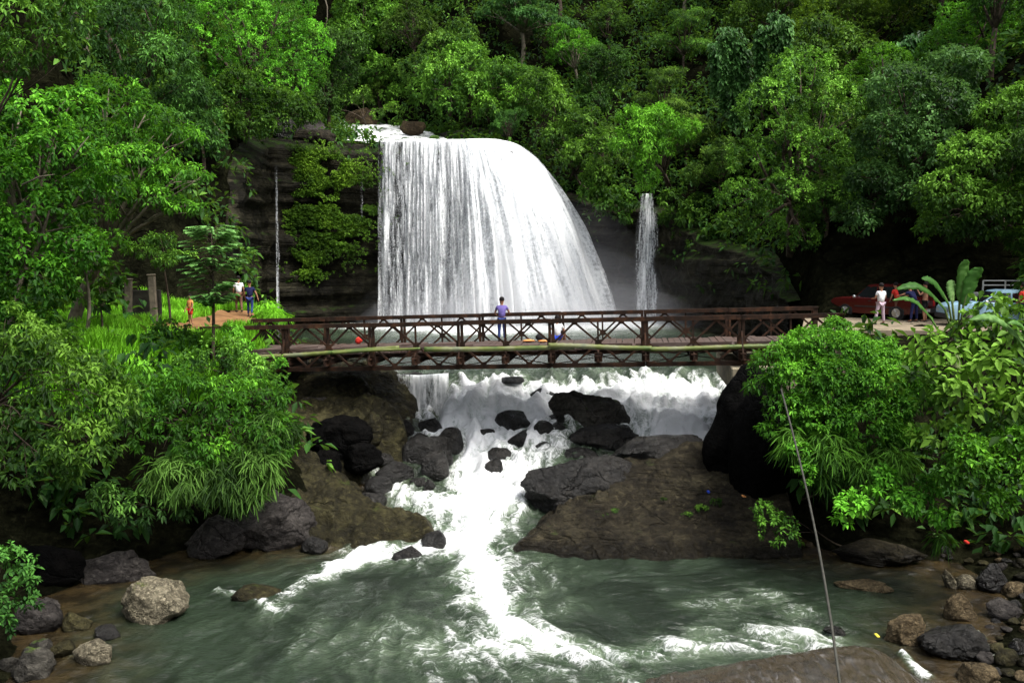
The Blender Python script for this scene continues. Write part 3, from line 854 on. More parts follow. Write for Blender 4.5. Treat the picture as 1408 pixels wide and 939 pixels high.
for i, (kind, style, mat, lab, sc, tn) in enumerate([
        ('round', 'broad', 'leaf_far', 'round-crowned broadleaf tree', 1.15, .42),
        ('layer', 'hand', 'leaf_far', 'layered tree with flat tiers of leaves', 1.15, .5),
        ('tall', 'broad', 'leaf_dark', 'tall dark-leaved tree', 1.1, .5),
        ('drape', 'fine', 'leaf_far', 'creeper-covered tree like a leafy mound', 1.45, .5),
        ('round', 'fine', 'leaf_bright', 'light green small-leaved tree', 1.4, .4),
        ('layer', 'broad', 'leaf_pale', 'pale-leaved tree', 1.15, .4),
        ('round', 'hand', 'leaf_dark', 'dark spreading tree', 1.2, .5)]):
    r = np.random.default_rng(100 + i)
    o = foliage_thing('forest_tree', lab, 'tree', crown_lobes(kind, r), mat, style, (0, 0, 0), seed=200 + i, trunk_r=.2, scale=sc, tint=tn, gap=.6, bark='bark_pale' if i in (4, 5) else 'bark')
    PROTO.append((o, lab))

def project(p):
    c, s = math.cos(PITCH), math.sin(PITCH)
    y, z = p[1], p[2] - CAMZ
    f = y * c - z * s; up = y * s + z * c
    return 704 + FPX * p[0] / f, 469.5 - FPX * up / f

used = set(); pts = []
r = np.random.default_rng(11)
cand = np.stack([r.uniform(-75, 75, 9000), r.uniform(26, 150, 9000)], 1)
cd_, _, _ = seg_dist(cand[:, 0], cand[:, 1], _bp)
ci = inside(cand[:, 0], cand[:, 1]); cz_ = terr(cand[:, 0], cand[:, 1])
rd_, _, _ = seg_dist(cand[:, 0], cand[:, 1], _river)
count = 0
for (x, y), d, i_, z, rv in zip(cand, cd_, ci, cz_, rd_):
    if i_: continue
    left_terr = x < 0 and y < 50
    right_terr = x > 0 and y < 47
    if left_terr and (d < 13 or x > -20): continue
    if right_terr and d < 9.5: continue
    if d < 1.6: continue
    if y > 60 and y < 98 and x < 8 and rv < 5.5: continue
    if y < 34 and abs(x) < 22: continue
    sp = 3.7 + y * .022
    if any((x - a) ** 2 + (y - b) ** 2 < (sp * (.5 + .5 * (s + 0))) ** 2 for a, b, s in pts): continue
    s = r.uniform(.75, 1.3) * (1 + max(0, y - 70) * .004)
    px, py = project((x, y, z + 4.5 * s))
    if px < -90 or px > 1500 or py < -110 or py > 520: continue
    if 275 < px < 395 and 190 < py: continue
    pts.append((x, y, s))
    k = int(r.choice(7, p=[.24, .17, .15, .16, .10, .05, .13]))
    if d < 3.5: s *= .7
    where = ('on the slope high left of the falls' if px < 450 else 'in the valley above the falls' if px < 640 else 'on the wooded slope right of the falls' if px < 1000 else 'on the steep slope above the right bank')
    lab = PROTO[k][1] + ' ' + where
    grp = PROTO[k][1].split(' like')[0] + 's ' + where
    if k not in used:
        o = PROTO[k][0]; used.add(k); o.location = (x, y, z - .3); o.rotation_euler = (0, 0, r.uniform(0, 6.28)); o.scale = (s, s, s)
        o['label'] = lab; o['group'] = grp
    else:
        copy_tree(PROTO[k][0], (x, y, z - .3), r.uniform(0, 6.28), s, lab, grp)
    count += 1
print('forest trees', count)

# --- undergrowth: leaves all over the steep ground
def scatter_leaves(name, n, xr, yr, fn, L, wid, n_per, mat, seed, hgt=(.1, 1.1), tint=.35, droop=.3, spread=.75, amp=.6):
    r = np.random.default_rng(seed)
    x = r.uniform(*xr, n); y = r.uniform(*yr, n)
    z = terr(x, y)
    d, _, _ = seg_dist(x, y, _bp); ins = inside(x, y)
    k = fn(x, y, z, d, ins)
    x, y, z, d = x[k], y[k], z[k], d[k]
    e = .25
    gx_ = (terr(x + e, y) - terr(x - e, y)) / (2 * e); gy_ = (terr(x, y + e) - terr(x, y - e)) / (2 * e)
    N = unit(np.stack([-gx_, -gy_, np.ones(len(x))], 1))
    h = r.uniform(*hgt, len(x)) + .5 * fbm(np.stack([x, y, z], 1) * .5, 3, seed)
    P = np.stack([x, y, z], 1) + N * h[:, None]
    T = np.clip(tint + amp * fbm(P * .35, 3, seed + 3), 0, 1)
    V, F, t_ = leaf_geo(P, N, n_per, L, wid, droop, spread, r, T)
    o = link(name, np_mesh(name, V, F, attrs={'tint': t_}), M[mat]); return o

def slope_fn(x, y, z, d, ins):
    px, py = 704 + FPX * x / y, 0
    rv, _, _ = seg_dist(x, y, _river)
    ok = (~ins) & (d > .5) & (px > -60) & (px < 1470) & ~((y > 66) & (x < 9) & (y < 100) & (rv < 4.4))
    ok &= ~((x > 0) & (y > 30) & (y < 47) & (d < 9)) & ~((x < 0) & (y > 30) & (y < 47) & (d < 9))
    return ok & (fbm(np.stack([x, y, z], 1) * .25, 2, 15) > -.35)
tag(scatter_leaves('undergrowth', 60000, (-60, 60), (24, 115), slope_fn, .42, .45, 5, 'leaf_far', 31, (.1, 1.3), tint=.3, amp=.55),
    'low tangle of leaves covering the steep forest floor', 'undergrowth', kind='stuff')
# ------------------------------------------------------------------ hand-set trees, bushes, creepers
def ground_at(px, py, D):
    p = at(px, py, D); return (p[0], p[1], tz(p[0], p[1]))
def FT(name, label, cat, lobes, mat, style, basepx=None, **kw):
    Lb = [px_lobe(*l) for l in lobes]
    if basepx is not None: b = ground_at(*basepx)
    else:
        c = np.mean([l[:3] for l in Lb], 0); b = None
        for st in np.arange(.3, 12, .3):      # rooted in the bank behind
            for ang in (0, .5, -.5, 1.0, -1.0, 1.4, -1.4):
                x, y = c[0] + st * math.sin(ang), c[1] + st * math.cos(ang)
                z = tz(x, y)
                if z > c[2] - .8 and z > float(W(y)) + .3: b = (x, y, min(z, c[2] + .6)); break
            if b is not None: break
        if b is None: b = (c[0], c[1] + .6, tz(c[0], c[1] + .6))
    if basepx is not None: b = (b[0], b[1], min(b[2], min(l[2] for l in Lb) - .2))
    kw.setdefault('seed', abs(hash(label)) % 9973 if False else sum(map(ord, label)) % 9973)
    return FT0(name, label, cat, Lb, mat, style, b, **kw)
FT0 = foliage_thing

# left bank, far to near
FT('tree', 'hazy far tree standing over the upper river', 'tree',
   [(480, 60, 100, 36), (520, 100, 99, 28), (540, 40, 101, 36), (455, 115, 98, 22), (500, 15, 102, 38), (580, 60, 100, 34), (600, 20, 101, 34), (440, 60, 100, 26), (545, 130, 97, 16)],
   'leaf_mid', 'broad', (510, 150, 104), scale=1.9, tint=.5, trunk_r=.4)
FT('shrub', 'low shrubs on the reddish bank of the upper river', 'shrub',
   [(475, 140, 93, 12), (500, 135, 94, 14), (540, 150, 90, 12), (520, 158, 88, 9), (460, 155, 90, 9)], 'leaf_mid', 'fine', (500, 165, 95), scale=2.0, tint=.6, trunk_r=.1)
FT('tree', 'sunlit yellow-green tree crowning the cliff left of the falls', 'tree',
   [(330, 35, 64, 55), (385, 50, 64, 42), (275, 70, 63, 50), (340, 85, 62, 48), (410, 95, 63, 34), (380, 120, 62, 40), (250, 45, 64, 40), (300, 15, 65, 45), (425, 60, 64, 30), (390, 10, 65, 40)],
   'leaf_bright', 'fine', (340, 150, 66), scale=1.3, tint=.5, trunk_r=.35, dens=.9, gap=.5, amp=.8)
FT('tree', 'dark tree below the sunlit crown, overhanging the black gap', 'tree',
   [(330, 130, 60, 42), (290, 155, 59, 38), (385, 150, 60, 34), (350, 170, 59, 30), (250, 140, 58, 40), (410, 150, 61, 26)],
   'leaf_mid', 'broad', (330, 190, 64), scale=1.15, tint=.35, trunk_r=.3)
FT('tree', 'dark blue-green tree high on the left slope', 'tree',
   [(150, 60, 46, 60), (210, 90, 45, 50), (120, 110, 45, 45), (200, 30, 47, 55), (90, 30, 47, 50), (250, 130, 46, 40), (230, 170, 45, 45), (270, 190, 45, 30)],
   'leaf_dark', 'hand', (170, 250, 48), scale=1.25, tint=.5, trunk_r=.35)
FT('tree', 'drooping leafy tree in the top left corner of the view', 'tree',
   [(20, 20, 24, 45), (60, 60, 24.5, 38), (15, 80, 24, 30), (90, 15, 25, 35), (60, -30, 25, 50), (-20, 60, 24, 50)],
   'leaf_mid', 'hand', (-160, 200, 27), scale=1.0, tint=.5, trunk_r=.12, gap=.7)
FT('tree', 'big bright broadleaf tree at the left edge above the bushes', 'tree',
   [(30, 170, 29, 55), (80, 210, 28.5, 50), (20, 260, 28, 55), (100, 150, 29.5, 35), (70, 300, 28, 50), (10, 340, 27.5, 50), (130, 250, 29, 40), (50, 390, 27.5, 45), (110, 340, 28, 34), (-20, 210, 28, 50), (20, 430, 27, 40)],
   'leaf_bright', 'broad', (20, 560, 29), scale=1.0, tint=.4, trunk_r=.28, bark='bark_pale', gap=.6, amp=.7)
FT('tree', 'wide layered tree with tiers of pale-edged leaves over the grass', 'tree',
   [(150, 130, 33, 40, 1, .5), (200, 165, 33, 42, 1, .45), (150, 190, 32.5, 42, 1, .5), (240, 185, 33, 34, 1, .4), (190, 220, 32, 46, 1, .45), (250, 240, 32, 36, 1, .38), (150, 250, 32, 45, 1, .45), (200, 270, 32, 45, 1, .4), (255, 285, 32, 26, 1, .35), (130, 300, 32, 38, 1, .4), (110, 180, 32, 35, 1, .5)],
   'leaf_bright', 'hand', (95, 440, 33), scale=1.0, tint=.32, trunk_r=.26, bark='bark_pale', gap=.6, amp=.7, fork=.45)
FT('tree', 'slender pale-trunked tree standing at the edge of the grass', 'tree',
   [(112, 345, 30, 22, 1, .6), (95, 365, 30, 18, 1, .6), (130, 360, 30, 18, 1, .6), (150, 330, 30.3, 24, 1, .5), (105, 320, 30.3, 25, 1, .5)],
   'leaf_bright', 'hand', (112, 445, 30), scale=.9, tint=.4, trunk_r=.07, bark='bark_pale', fork=.92, dens=.8)
FT('shrub', 'dark broad-leaved shrub beside the two stone posts', 'shrub',
   [(140, 400, 31.5, 22), (120, 415, 31.5, 20), (155, 380, 32, 18), (130, 375, 32, 20)], 'leaf_mid', 'big', (140, 430, 31.5), tint=.4, trunk_r=.05)
FT('tree', 'thin leaning tree behind the stone posts', 'tree',
   [(210, 350, 35.5, 16, 1, .6), (190, 345, 35, 18, 1, .5), (225, 360, 35, 14, 1, .6), (250, 350, 35.6, 20, 1, .35), (220, 330, 36, 20, 1, .5)],
   'leaf_mid', 'hand', (232, 420, 36), tint=.6, trunk_r=.06, fork=.8)

# sapling at the bridge head: feathery pinnate leaves
def sapling():
    b = ground_at(292, 476, 29.6)
    top = at(290, 318, 29.6)
    o = empty('sapling', b); tag(o, 'young feathery-leaved tree standing at the left end of the bridge', 'sapling')
    r = np.random.default_rng(5); B = np.array(b)
    mb = MB(); T = np.array([top[0] - b[0], top[1] - b[1], top[2] - b[2]])
    spine = [(T * k + np.array([.05 * math.sin(3 * k), 0, 0])) for k in np.linspace(0, 1, 8)]
    mb.tube([(0, 0, -.4)] + [tuple(p) for p in spine[1:]], list(np.linspace(.07, .012, 8)), 8)
    C, D = [], []
    for q in range(74):
        k = r.uniform(.36, 1) ** .85; p = T * k; a = q * 2.4
        ln = (.2 + .55 * math.sin(math.pi * min(.8, (1 - k) * 1.1 + .12))) * r.uniform(.8, 1.15)
        e = p + np.array([math.cos(a) * ln, math.sin(a) * ln, .28 * ln + .15])
        mb.tube(limb_curve(p, e, r, .12, 5), [.014, .012, .01, .007, .004], 5)
        dd = unit(np.array([math.cos(a), math.sin(a), -.05])); sd = np.cross(dd, [0, 0, 1])
        for w_ in range(3):
            c0 = p + (e - p) * (.45 + .27 * w_)
            for z in range(11):
                s_ = (z // 2) * .06; sg = 1 if z % 2 else -1
                C.append(c0 + dd * s_); D.append(unit(sd * sg + dd * .6 + np.array([0, 0, .1 - .25 * (z / 11)])))
    C = np.array(C); D = np.array(D); n = len(C)
    L = .2; s = unit(np.cross(D, [0, 0, 1.0])); nn = np.cross(s, D)
    a_ = C + D * L * .5 + s * L * .24; b_ = C + D * L * .5 - s * L * .24; tip = C + D * L - np.array([0, 0, .05])
    V = np.stack([C, a_, tip, b_], 1).reshape(-1, 3); i = np.arange(n) * 4
    F = np.stack([i, i + 1, i + 2, i + 3], 1)
    t_ = np.repeat(np.clip(.55 + .5 * (C[:, 2] / T[2] - .4) + r.normal(0, .15, n), 0, 1), 4)
    link('crown', np_mesh('crown', V, F, attrs={'tint': t_}), M['leaf_pale'], o)
    mb.build('trunk', M['bark'], o, True)
sapling()

# left bank bush masses
FT('bush', 'dark drooping bush filling the lower left bank', 'bush',
   [(30, 500, 22, 55), (90, 540, 22, 55), (30, 590, 21.5, 60), (110, 610, 21.5, 48), (60, 640, 21.3, 45), (125, 520, 23, 40), (20, 460, 23, 45), (75, 490, 23, 40), (150, 560, 22.5, 40), (0, 640, 21, 40)],
   'leaf_mid', 'hand', None, scale=1.0, tint=.42, trunk_r=.1, crown='foliage', trunk='stem', gap=.62, amp=.75)
FT('bush', 'bright green bush spilling down beneath the left bridge end', 'bush',
   [(190, 535, 25, 38), (250, 545, 25, 42), (310, 560, 25, 45), (350, 600, 25, 42), (280, 610, 24.6, 45), (220, 590, 24.5, 40), (360, 550, 25.8, 38), (170, 570, 24.5, 40), (380, 620, 25.2, 26), (320, 535, 26.5, 30)],
   'leaf_bright', 'hand', None, scale=.95, tint=.36, trunk_r=.1, crown='foliage', trunk='stem', gap=.6, amp=.75)
FT('bush', 'small-leaved bush right under the bridge deck on the left bank', 'bush',
   [(300, 490, 28, 28), (345, 510, 28, 28), (260, 505, 28, 26), (375, 535, 28, 22), (320, 480, 28.6, 16)],
   'leaf_mid', 'fine', None, scale=1.1, tint=.55, trunk_r=.06, crown='foliage', trunk='stem')
FT('bush', 'long-leaved grassy bush hanging over the dark undercut of the left bank', 'bush',
   [(350, 640, 24.6, 34), (300, 650, 24.4, 36), (240, 650, 24, 34), (330, 680, 24.2, 20), (375, 590, 25.2, 30)],
   'leaf_dark', 'grassy', None, scale=.62, tint=.62, trunk_r=.05, crown='foliage', trunk='stem', dens=2.0)
FT('bush', 'dim bush low against the left bank rocks', 'bush',
   [(190, 700, 23.6, 30), (230, 690, 23.8, 26), (150, 690, 23.2, 30), (265, 700, 24.3, 20)],
   'leaf_dark', 'hand', None, tint=.3, trunk_r=.05, crown='foliage', trunk='stem', gap=.8)
FT('bush', 'small bush among the stones in the lower left corner', 'bush',
   [(5, 780, 18.6, 36), (20, 830, 18.4, 28), (-10, 860, 18, 30), (30, 800, 18.8, 18)],
   'leaf_dark', 'fine', None, tint=.6, trunk_r=.04, crown='foliage', trunk='stem')
FT('bush', 'leafy shrub growing at the foot of the grass slope', 'bush',
   [(235, 455, 30.2, 20), (255, 470, 30, 18), (215, 470, 29.8, 20)], 'leaf_mid', 'broad', None, scale=.8, tint=.4, trunk_r=.05, crown='foliage', trunk='stem')
FT('bush', 'rounded grassy mound of weeds beside the cliff path', 'bush',
   [(368, 425, 39, 11, 1, .8), (378, 433, 38.6, 11, 1, .6), (362, 434, 39, 8, 1, .6), (392, 438, 38.5, 7, 1, .5)], 'grass', 'grassy', None, scale=.5, tint=.5, trunk=None, crown='foliage', dens=1.4, trunk_r=.02)
FT('bush', 'creeper clump hanging on the left end of the bridge truss', 'bush',
   [(345, 500, 29.6, 14), (360, 520, 29.2, 16), (385, 500, 29.6, 9), (335, 475, 29.8, 12), (320, 455, 30, 13)], 'leaf_bright', 'hand', None, scale=.7, tint=.5, trunk_r=.03, crown='foliage', trunk='stem', dens=1.3)

# right side, far to near
FT('tree', 'bright light-green tree leaning out beside the narrow fall', 'tree',
   [(905, 165, 63, 26, 1, .7), (880, 185, 62.5, 26, 1, .7), (925, 185, 62.5, 24, 1, .6), (900, 205, 62, 22, 1, .7), (890, 240, 62, 15, 1, .9), (870, 160, 63.5, 20, 1, .6), (945, 175, 63, 16, 1, .6), (855, 200, 62.5, 16, 1, .7), (885, 220, 62, 14), (888, 258, 62, 10, 1, .8), (893, 243, 62, 13)],
   'leaf_bright', 'hand', (930, 205, 72), scale=1.5, tint=.6, trunk_r=.25, gap=.4, dens=1.2)
FT('tree', 'mid-green tree leaning over the right lip of the falls', 'tree',
   [(760, 150, 74, 28), (800, 175, 72, 30), (740, 120, 75, 28), (790, 215, 70, 24), (820, 240, 69, 20), (770, 190, 72, 24), (835, 205, 69, 26), (830, 270, 68.5, 16)],
   'leaf_mid', 'broad', (790, 200, 78), scale=1.5, tint=.45, trunk_r=.3)
FT('tree', 'rounded tree standing behind the water crest', 'tree',
   [(610, 105, 80, 30), (650, 125, 79, 28), (590, 130, 80, 24), (640, 85, 82, 30), (690, 110, 80, 30), (670, 150, 78, 20), (620, 145, 78, 18), (715, 140, 78, 26)],
   'leaf_mid', 'broad', (640, 170, 84), scale=1.7, tint=.5, trunk_r=.35)
FT('tree', 'large domed tree draped in creepers above the right bank', 'tree',
   [(1100, 110, 50, 45), (1060, 150, 49, 40), (1140, 150, 49, 45), (1080, 200, 48, 45), (1130, 220, 47.5, 45), (1040, 220, 48, 36), (1020, 270, 48, 32), (1080, 270, 47, 38), (1140, 280, 47, 35), (1050, 310, 47.5, 28), (1100, 330, 47, 24)],
   'leaf_mid', 'fine', (1090, 380, 51), scale=1.35, tint=.5, trunk_r=.4, gap=.5, amp=.8)
FT('tree', 'pale-leaved tree rising over the parked vehicles', 'tree',
   [(1240, 130, 44, 45), (1290, 150, 43.5, 45), (1220, 190, 43.5, 42), (1280, 210, 43, 45), (1200, 250, 43.5, 36), (1250, 270, 43, 38), (1180, 300, 43.5, 28), (1310, 100, 44.5, 40)],
   'leaf_pale', 'broad', (1260, 350, 47), scale=1.1, tint=.4, trunk_r=.35, gap=.5, amp=.8)
FT('tree', 'dense green tree hanging over the right edge above the trucks', 'tree',
   [(1350, 220, 40, 50), (1310, 270, 39.5, 42), (1390, 280, 39.5, 45), (1340, 310, 39.2, 32), (1400, 160, 40.5, 50), (1290, 310, 39.5, 26), (1420, 330, 39.2, 30)],
   'leaf_mid', 'broad', (1390, 380, 44), scale=1.0, tint=.52, trunk_r=.3, gap=.5, amp=.8)
FT('tree', 'feathery yellow-green tree near the top right', 'tree',
   [(1150, 25, 66, 50), (1200, 40, 65, 45), (1110, 50, 65, 30), (1240, 20, 66, 40), (1180, 75, 64, 28)],
   'leaf_yellow', 'fine', (1180, 120, 69), scale=1.5, tint=.3, trunk_r=.3)
FT('tree', 'fresh green tree in the top right corner', 'tree',
   [(1340, 40, 50, 50), (1390, 70, 49, 45), (1300, 70, 49.5, 36), (1380, 10, 51, 50), (1350, 100, 48.5, 30)],
   'leaf_bright', 'fine', (1370, 160, 53), scale=1.3, tint=.25, trunk_r=.3)

# right bank vegetation (near)
FT('bush', 'bright creeper mass smothering the bank at the right bridge end', 'bush',
   [(1120, 480, 26, 34), (1165, 490, 25.6, 38), (1200, 530, 25, 42), (1140, 530, 25.2, 45), (1190, 580, 24.6, 40), (1130, 570, 24.9, 38), (1225, 560, 24.6, 30), (1090, 520, 25.6, 30), (1240, 510, 25.8, 28), (1265, 545, 25.2, 28), (1150, 455, 26.8, 20), (1215, 490, 25.8, 26), (1240, 600, 24.5, 22)],
   'leaf_bright', 'broad', None, scale=.62, tint=.5, trunk_r=.08, crown='foliage', trunk='stem', dens=1.5, gap=.45, ragged=.2, amp=.6)
FT('bush', 'fern-like spray of leaves hanging below the bridge abutment', 'bush',
   [(1060, 500, 25.8, 26), (1045, 530, 25.6, 20), (1080, 560, 25.2, 28), (1060, 590, 25.2, 16), (1085, 480, 26.3, 22)],
   'leaf_bright', 'hand', None, scale=.8, tint=.42, trunk_r=.05, crown='foliage', trunk='stem')
FT('bush', 'drooping bamboo grass below the creeper mass', 'bush',
   [(1140, 620, 24.3, 32), (1180, 640, 24.1, 30), (1100, 610, 24.6, 26), (1215, 630, 24, 24), (1130, 660, 24.2, 18), (1295, 740, 22.5, 10), (1240, 640, 23.8, 20)],
   'leaf_mid', 'grassy', None, scale=.62, tint=.5, trunk_r=.05, crown='foliage', trunk='stem', dens=1.6)
FT('bush', 'small vivid green creeper tuft beside the hanging cable', 'bush',
   [(1098, 620, 24, 16), (1108, 645, 23.9, 14), (1112, 665, 23.8, 8)], 'leaf_bright', 'fine', None, scale=.9, tint=.8, trunk_r=.02, crown='foliage', trunk='stem', dens=1.4)
FT('bush', 'low dark bush at the foot of the bank by the brown rock', 'bush',
   [(1065, 725, 24.2, 26), (1080, 745, 24, 18), (1050, 700, 24.6, 14)], 'leaf_mid', 'fine', None, scale=1.0, tint=.4, trunk_r=.03, crown='foliage', trunk='stem')
FT('bush', 'overhanging branch of pointed leaves above the dark pool', 'bush',
   [(1170, 695, 22.8, 20), (1195, 680, 22.8, 16), (1160, 715, 22.6, 10), (1215, 655, 23, 16)], 'leaf_bright', 'broad', None, scale=.8, tint=.6, trunk_r=.04, crown='foliage', trunk='stem')
FT('bush', 'cluster of glossy leaves hanging left of the shingle', 'bush',
   [(1260, 690, 22.2, 24), (1290, 710, 22, 16), (1240, 680, 22.4, 16), (1285, 670, 22.4, 20)], 'leaf_bright', 'broad', None, scale=.85, tint=.45, trunk_r=.04, crown='foliage', trunk='stem')
FT('shrub', 'large-leaved shrub towering beside the banana plant', 'shrub',
   [(1290, 480, 22.8, 30), (1330, 468, 23, 28), (1370, 455, 23, 28), (1260, 520, 22.6, 30), (1310, 540, 22.3, 40), (1370, 500, 22.3, 44), (1290, 600, 22.2, 34), (1405, 470, 23, 26), (1345, 424, 25, 15), (1388, 420, 25, 16), (1330, 446, 24, 18), (1362, 440, 24, 22), (1398, 438, 24, 20), (1350, 580, 22, 40), (1400, 560, 22, 40)],
   'leaf_mid', 'big', None, scale=.85, tint=.6, trunk_r=.09, crown='foliage', trunk='stem', dens=1.6, gap=.72, amp=1.0, ragged=.38)
FT('bush', 'leafy bush at the right edge hanging over the shingle', 'bush',
   [(1340, 640, 21.4, 34), (1390, 650, 21.2, 34), (1370, 690, 21, 20), (1310, 650, 21.6, 24), (1400, 610, 21.4, 30), (1330, 610, 21.6, 24)],
   'leaf_bright', 'broad', None, scale=.75, tint=.45, trunk_r=.05, crown='foliage', trunk='stem', amp=.7)
# moss and creepers on the cliff beside the falls
def cliff_plants():
    r = np.random.default_rng(41)
    spots = [(450, 250, 60, 40), (450, 320, 60, 40), (430, 230, 50, 30), (480, 290, 40, 20), (420, 350, 30, 30), (410, 225, 26, 24), (430, 260, 26, 22), (415, 300, 26, 26), (440, 290, 20, 18), (470, 275, 24, 12), (500, 285, 22, 14), (405, 340, 24, 22), (425, 375, 20, 8), (400, 260, 20, 22), (500, 262, 14, 8), (535, 290, 14, 12), (460, 300, 22, 10), (440, 235, 16, 12), (395, 385, 12, 8)]
    C = []
    for px, py, rx, ry in spots:
        n = int(rx * ry * 1.6)
        a = r.normal(0, .5, (n, 2)); 
        for u_, v_ in a:
            D = 65.6 if px < 470 else 65.9
            C.append(at(px + u_ * rx, py + v_ * ry, D - r.uniform(0, .5)))
    C = np.array(C); N = np.tile([0, -1.0, .3], (len(C), 1)); N = unit(N)
    g = fbm(C * np.array([.7, .7, 1.5]), 4, 4); k = g > -.07; C, N = C[k], N[k]
    T = np.clip(.4 + .7 * fbm(C * .6, 3, 9), 0, 1)
    V, F, t_ = leaf_geo(C, N, 7, .11, .7, .4, .8, r, T)
    tag(link('creeper', np_mesh('creeper', V, F, attrs={'tint': t_}), M['leaf_yellow']), 'mossy creeper spread over the cliff face left of the falls', 'creeper')
cliff_plants()
FT('bush', 'dark foliage hanging over the cliff between the falls and the narrow fall', 'bush',
   [(830, 285, 68, 14), (845, 270, 68.5, 16), (815, 262, 69, 14), (855, 300, 68, 10), (865, 280, 68.5, 12)], 'leaf_mid', 'broad', (850, 250, 73), scale=1.6, tint=.4, trunk_r=.08, crown='foliage', trunk='stem')
FT('bush', 'creepers trailing over the dark cliff right of the narrow fall', 'bush',
   [(925, 275, 66, 18), (950, 300, 65, 20), (980, 330, 63, 20), (915, 300, 66.5, 10), (1010, 350, 60, 20), (960, 335, 64, 14), (935, 320, 65.5, 10), (1045, 368, 57, 18), (1000, 372, 60, 12), (1080, 385, 54, 14), (1110, 380, 51, 16), (1000, 310, 62, 20), (1040, 335, 59, 20), (1070, 355, 56, 18), (960, 285, 65, 18), (1095, 350, 53, 16)], 'leaf_mid', 'broad', (990, 280, 67), scale=1.6, tint=.4, trunk_r=.08, crown='foliage', trunk='stem')
FT('bush', 'dim bushes in the shade behind the red car', 'bush',
   [(1170, 370, 46, 18), (1200, 350, 46, 16), (1250, 360, 45.5, 14), (1140, 390, 46, 14), (1300, 365, 45, 14)], 'leaf_dark', 'broad', (1200, 350, 50), scale=1.1, tint=.3, trunk_r=.08, crown='foliage', trunk='stem')
FT('plant', 'strip of small weeds growing along a crack in the huge brown rock', 'plant',
   [(985, 690, 26.9, 9, 1, .5), (965, 698, 26.7, 9, 1, .4), (945, 706, 26.5, 6, 1, .4), (998, 684, 27.1, 5, 1, .5)], 'leaf_mid', 'fine', (970, 705, 26.8), scale=.45, tint=.1, trunk=None, crown='foliage', dens=1.2, trunk_r=.01)
FT('plant', 'tuft of weeds low on the left of the huge brown rock', 'plant',
   [(845, 702, 26.7, 5, 1, .5), (833, 708, 26.6, 4, 1, .5), (912, 686, 27.1, 4, 1, .5)], 'leaf_mid', 'fine', (845, 706, 26.8), scale=.4, tint=.1, trunk=None, crown='foliage', dens=1.2, trunk_r=.01)
# hanging curtains of vine on the upper right
def vines(label, spots, seed, mat='leaf_pale'):
    r = np.random.default_rng(seed); C = []
    for px, py0, py1, D in spots:
        for s_ in range(4):
            q = px + r.normal(0, 6)
            for t_ in np.linspace(0, 1, int((py1 - py0) / 1.5)):
                w_ = (1.2 + 5 * (1 - t_)) * D / FPX
                C.append(at(q, py0 + (py1 - py0) * t_ * r.uniform(.9, 1.02), D) + r.normal(0, 1, 3) * w_ * .6)
    C = np.array(C); N = np.tile(unit(np.array([0, -1.0, .2])), (len(C), 1))
    T = np.clip(.45 + .3 * fbm(C, 2, 3), 0, 1)
    V, F, tt_ = leaf_geo(C, N, 5, .30, .5, .8, .7, r, T)
    c0 = C.mean(0)
    tag(link('hanging_vine', np_mesh('hanging_vine', V, F, attrs={'tint': tt_}), M[mat]), label, 'vine')
vines('curtain of thin vines hanging below the yellow-green tree', [(1065, 20, 120, 56), (1085, 30, 140, 55), (1040, 40, 135, 56), (1020, 60, 150, 57), (1005, 40, 120, 57)], 3)
vines('ragged vines hanging in the shade of the right slope', [(1000, 70, 150, 60), (1015, 90, 170, 59), (985, 60, 130, 61)], 4)
vines('long vine strands dangling near the top right corner', [(1235, 60, 130, 52), (1260, 50, 120, 52), (1330, 120, 190, 46)], 6)

# grass of the left terrace
def blades(name, label, n, xr, yr, fn, L, seed, mat='grass', tint=.5):
    r = np.random.default_rng(seed)
    x = r.uniform(*xr, n); y = r.uniform(*yr, n); d, _, _ = seg_dist(x, y, _bp); ins = inside(x, y)
    k = fn(x, y, d) & ~ins; x, y = x[k], y[k]; z = terr(x, y)
    m = len(x); a = r.uniform(0, 6.28, m); ln = L * r.uniform(.6, 1.3, m); w = .018
    b = np.stack([x, y, z - .03], 1); s = np.stack([np.cos(a), np.sin(a), 0 * a], 1)
    lean = np.stack([np.cos(a + 1.3), np.sin(a + 1.3), 0 * a], 1) * (ln * r.uniform(.1, .6, m))[:, None]
    midp = b + np.array([0, 0, 1]) * (ln * .6)[:, None] + lean * .4
    tip = b + np.array([0, 0, 1]) * (ln * .95)[:, None] + lean
    V = np.stack([b - s * w, b + s * w, midp + s * w, midp - s * w, tip], 1).reshape(-1, 3)
    i = np.arange(m) * 5
    t_ = np.repeat(np.clip(tint + .5 * fbm(b * .6, 3, seed) + r.normal(0, .12, m), 0, 1), 5)
    me = np_mesh(name, V, [np.stack([i, i + 1, i + 2, i + 3], 1), np.stack([i + 3, i + 2, i + 4], 1)], attrs={'tint': t_})
    tag(link(name, me, M[mat]), label, 'grass', kind='stuff')
blades('grass', 'long bright green grass on the left terrace', 110000, (-22, -8.0), (27, 47), lambda x, y, d: (d > 2.3) & (terr(x, y) < 6.9) & ~((y > 32.5) & (y < 45) & (np.abs(x - (-11.9 - (y - 33) * .08)) < 1.5)), .42, 51)
blades('grass', 'weedy grass along the right bank by the road edge', 40000, (8.5, 22), (28, 45), lambda x, y, d: (d < 2.2) & (d > .5) & (y < 36), .35, 52)
tag(scatter_leaves('undergrowth', 26000, (-30, 30), (8, 30), lambda x, y, z, d, ins: (~ins) & (z > 2.6) & ((d > 7) | (x > 0)) & (np.abs(x) > 9) & ~((x > 0) & (y > 27.5) & (z < 6.3)), .22, .5, 8, 'leaf_mid', 33, (.05, .7), tint=.35),
    'leafy tangle covering the near slopes at both edges of the view', 'undergrowth', kind='stuff')
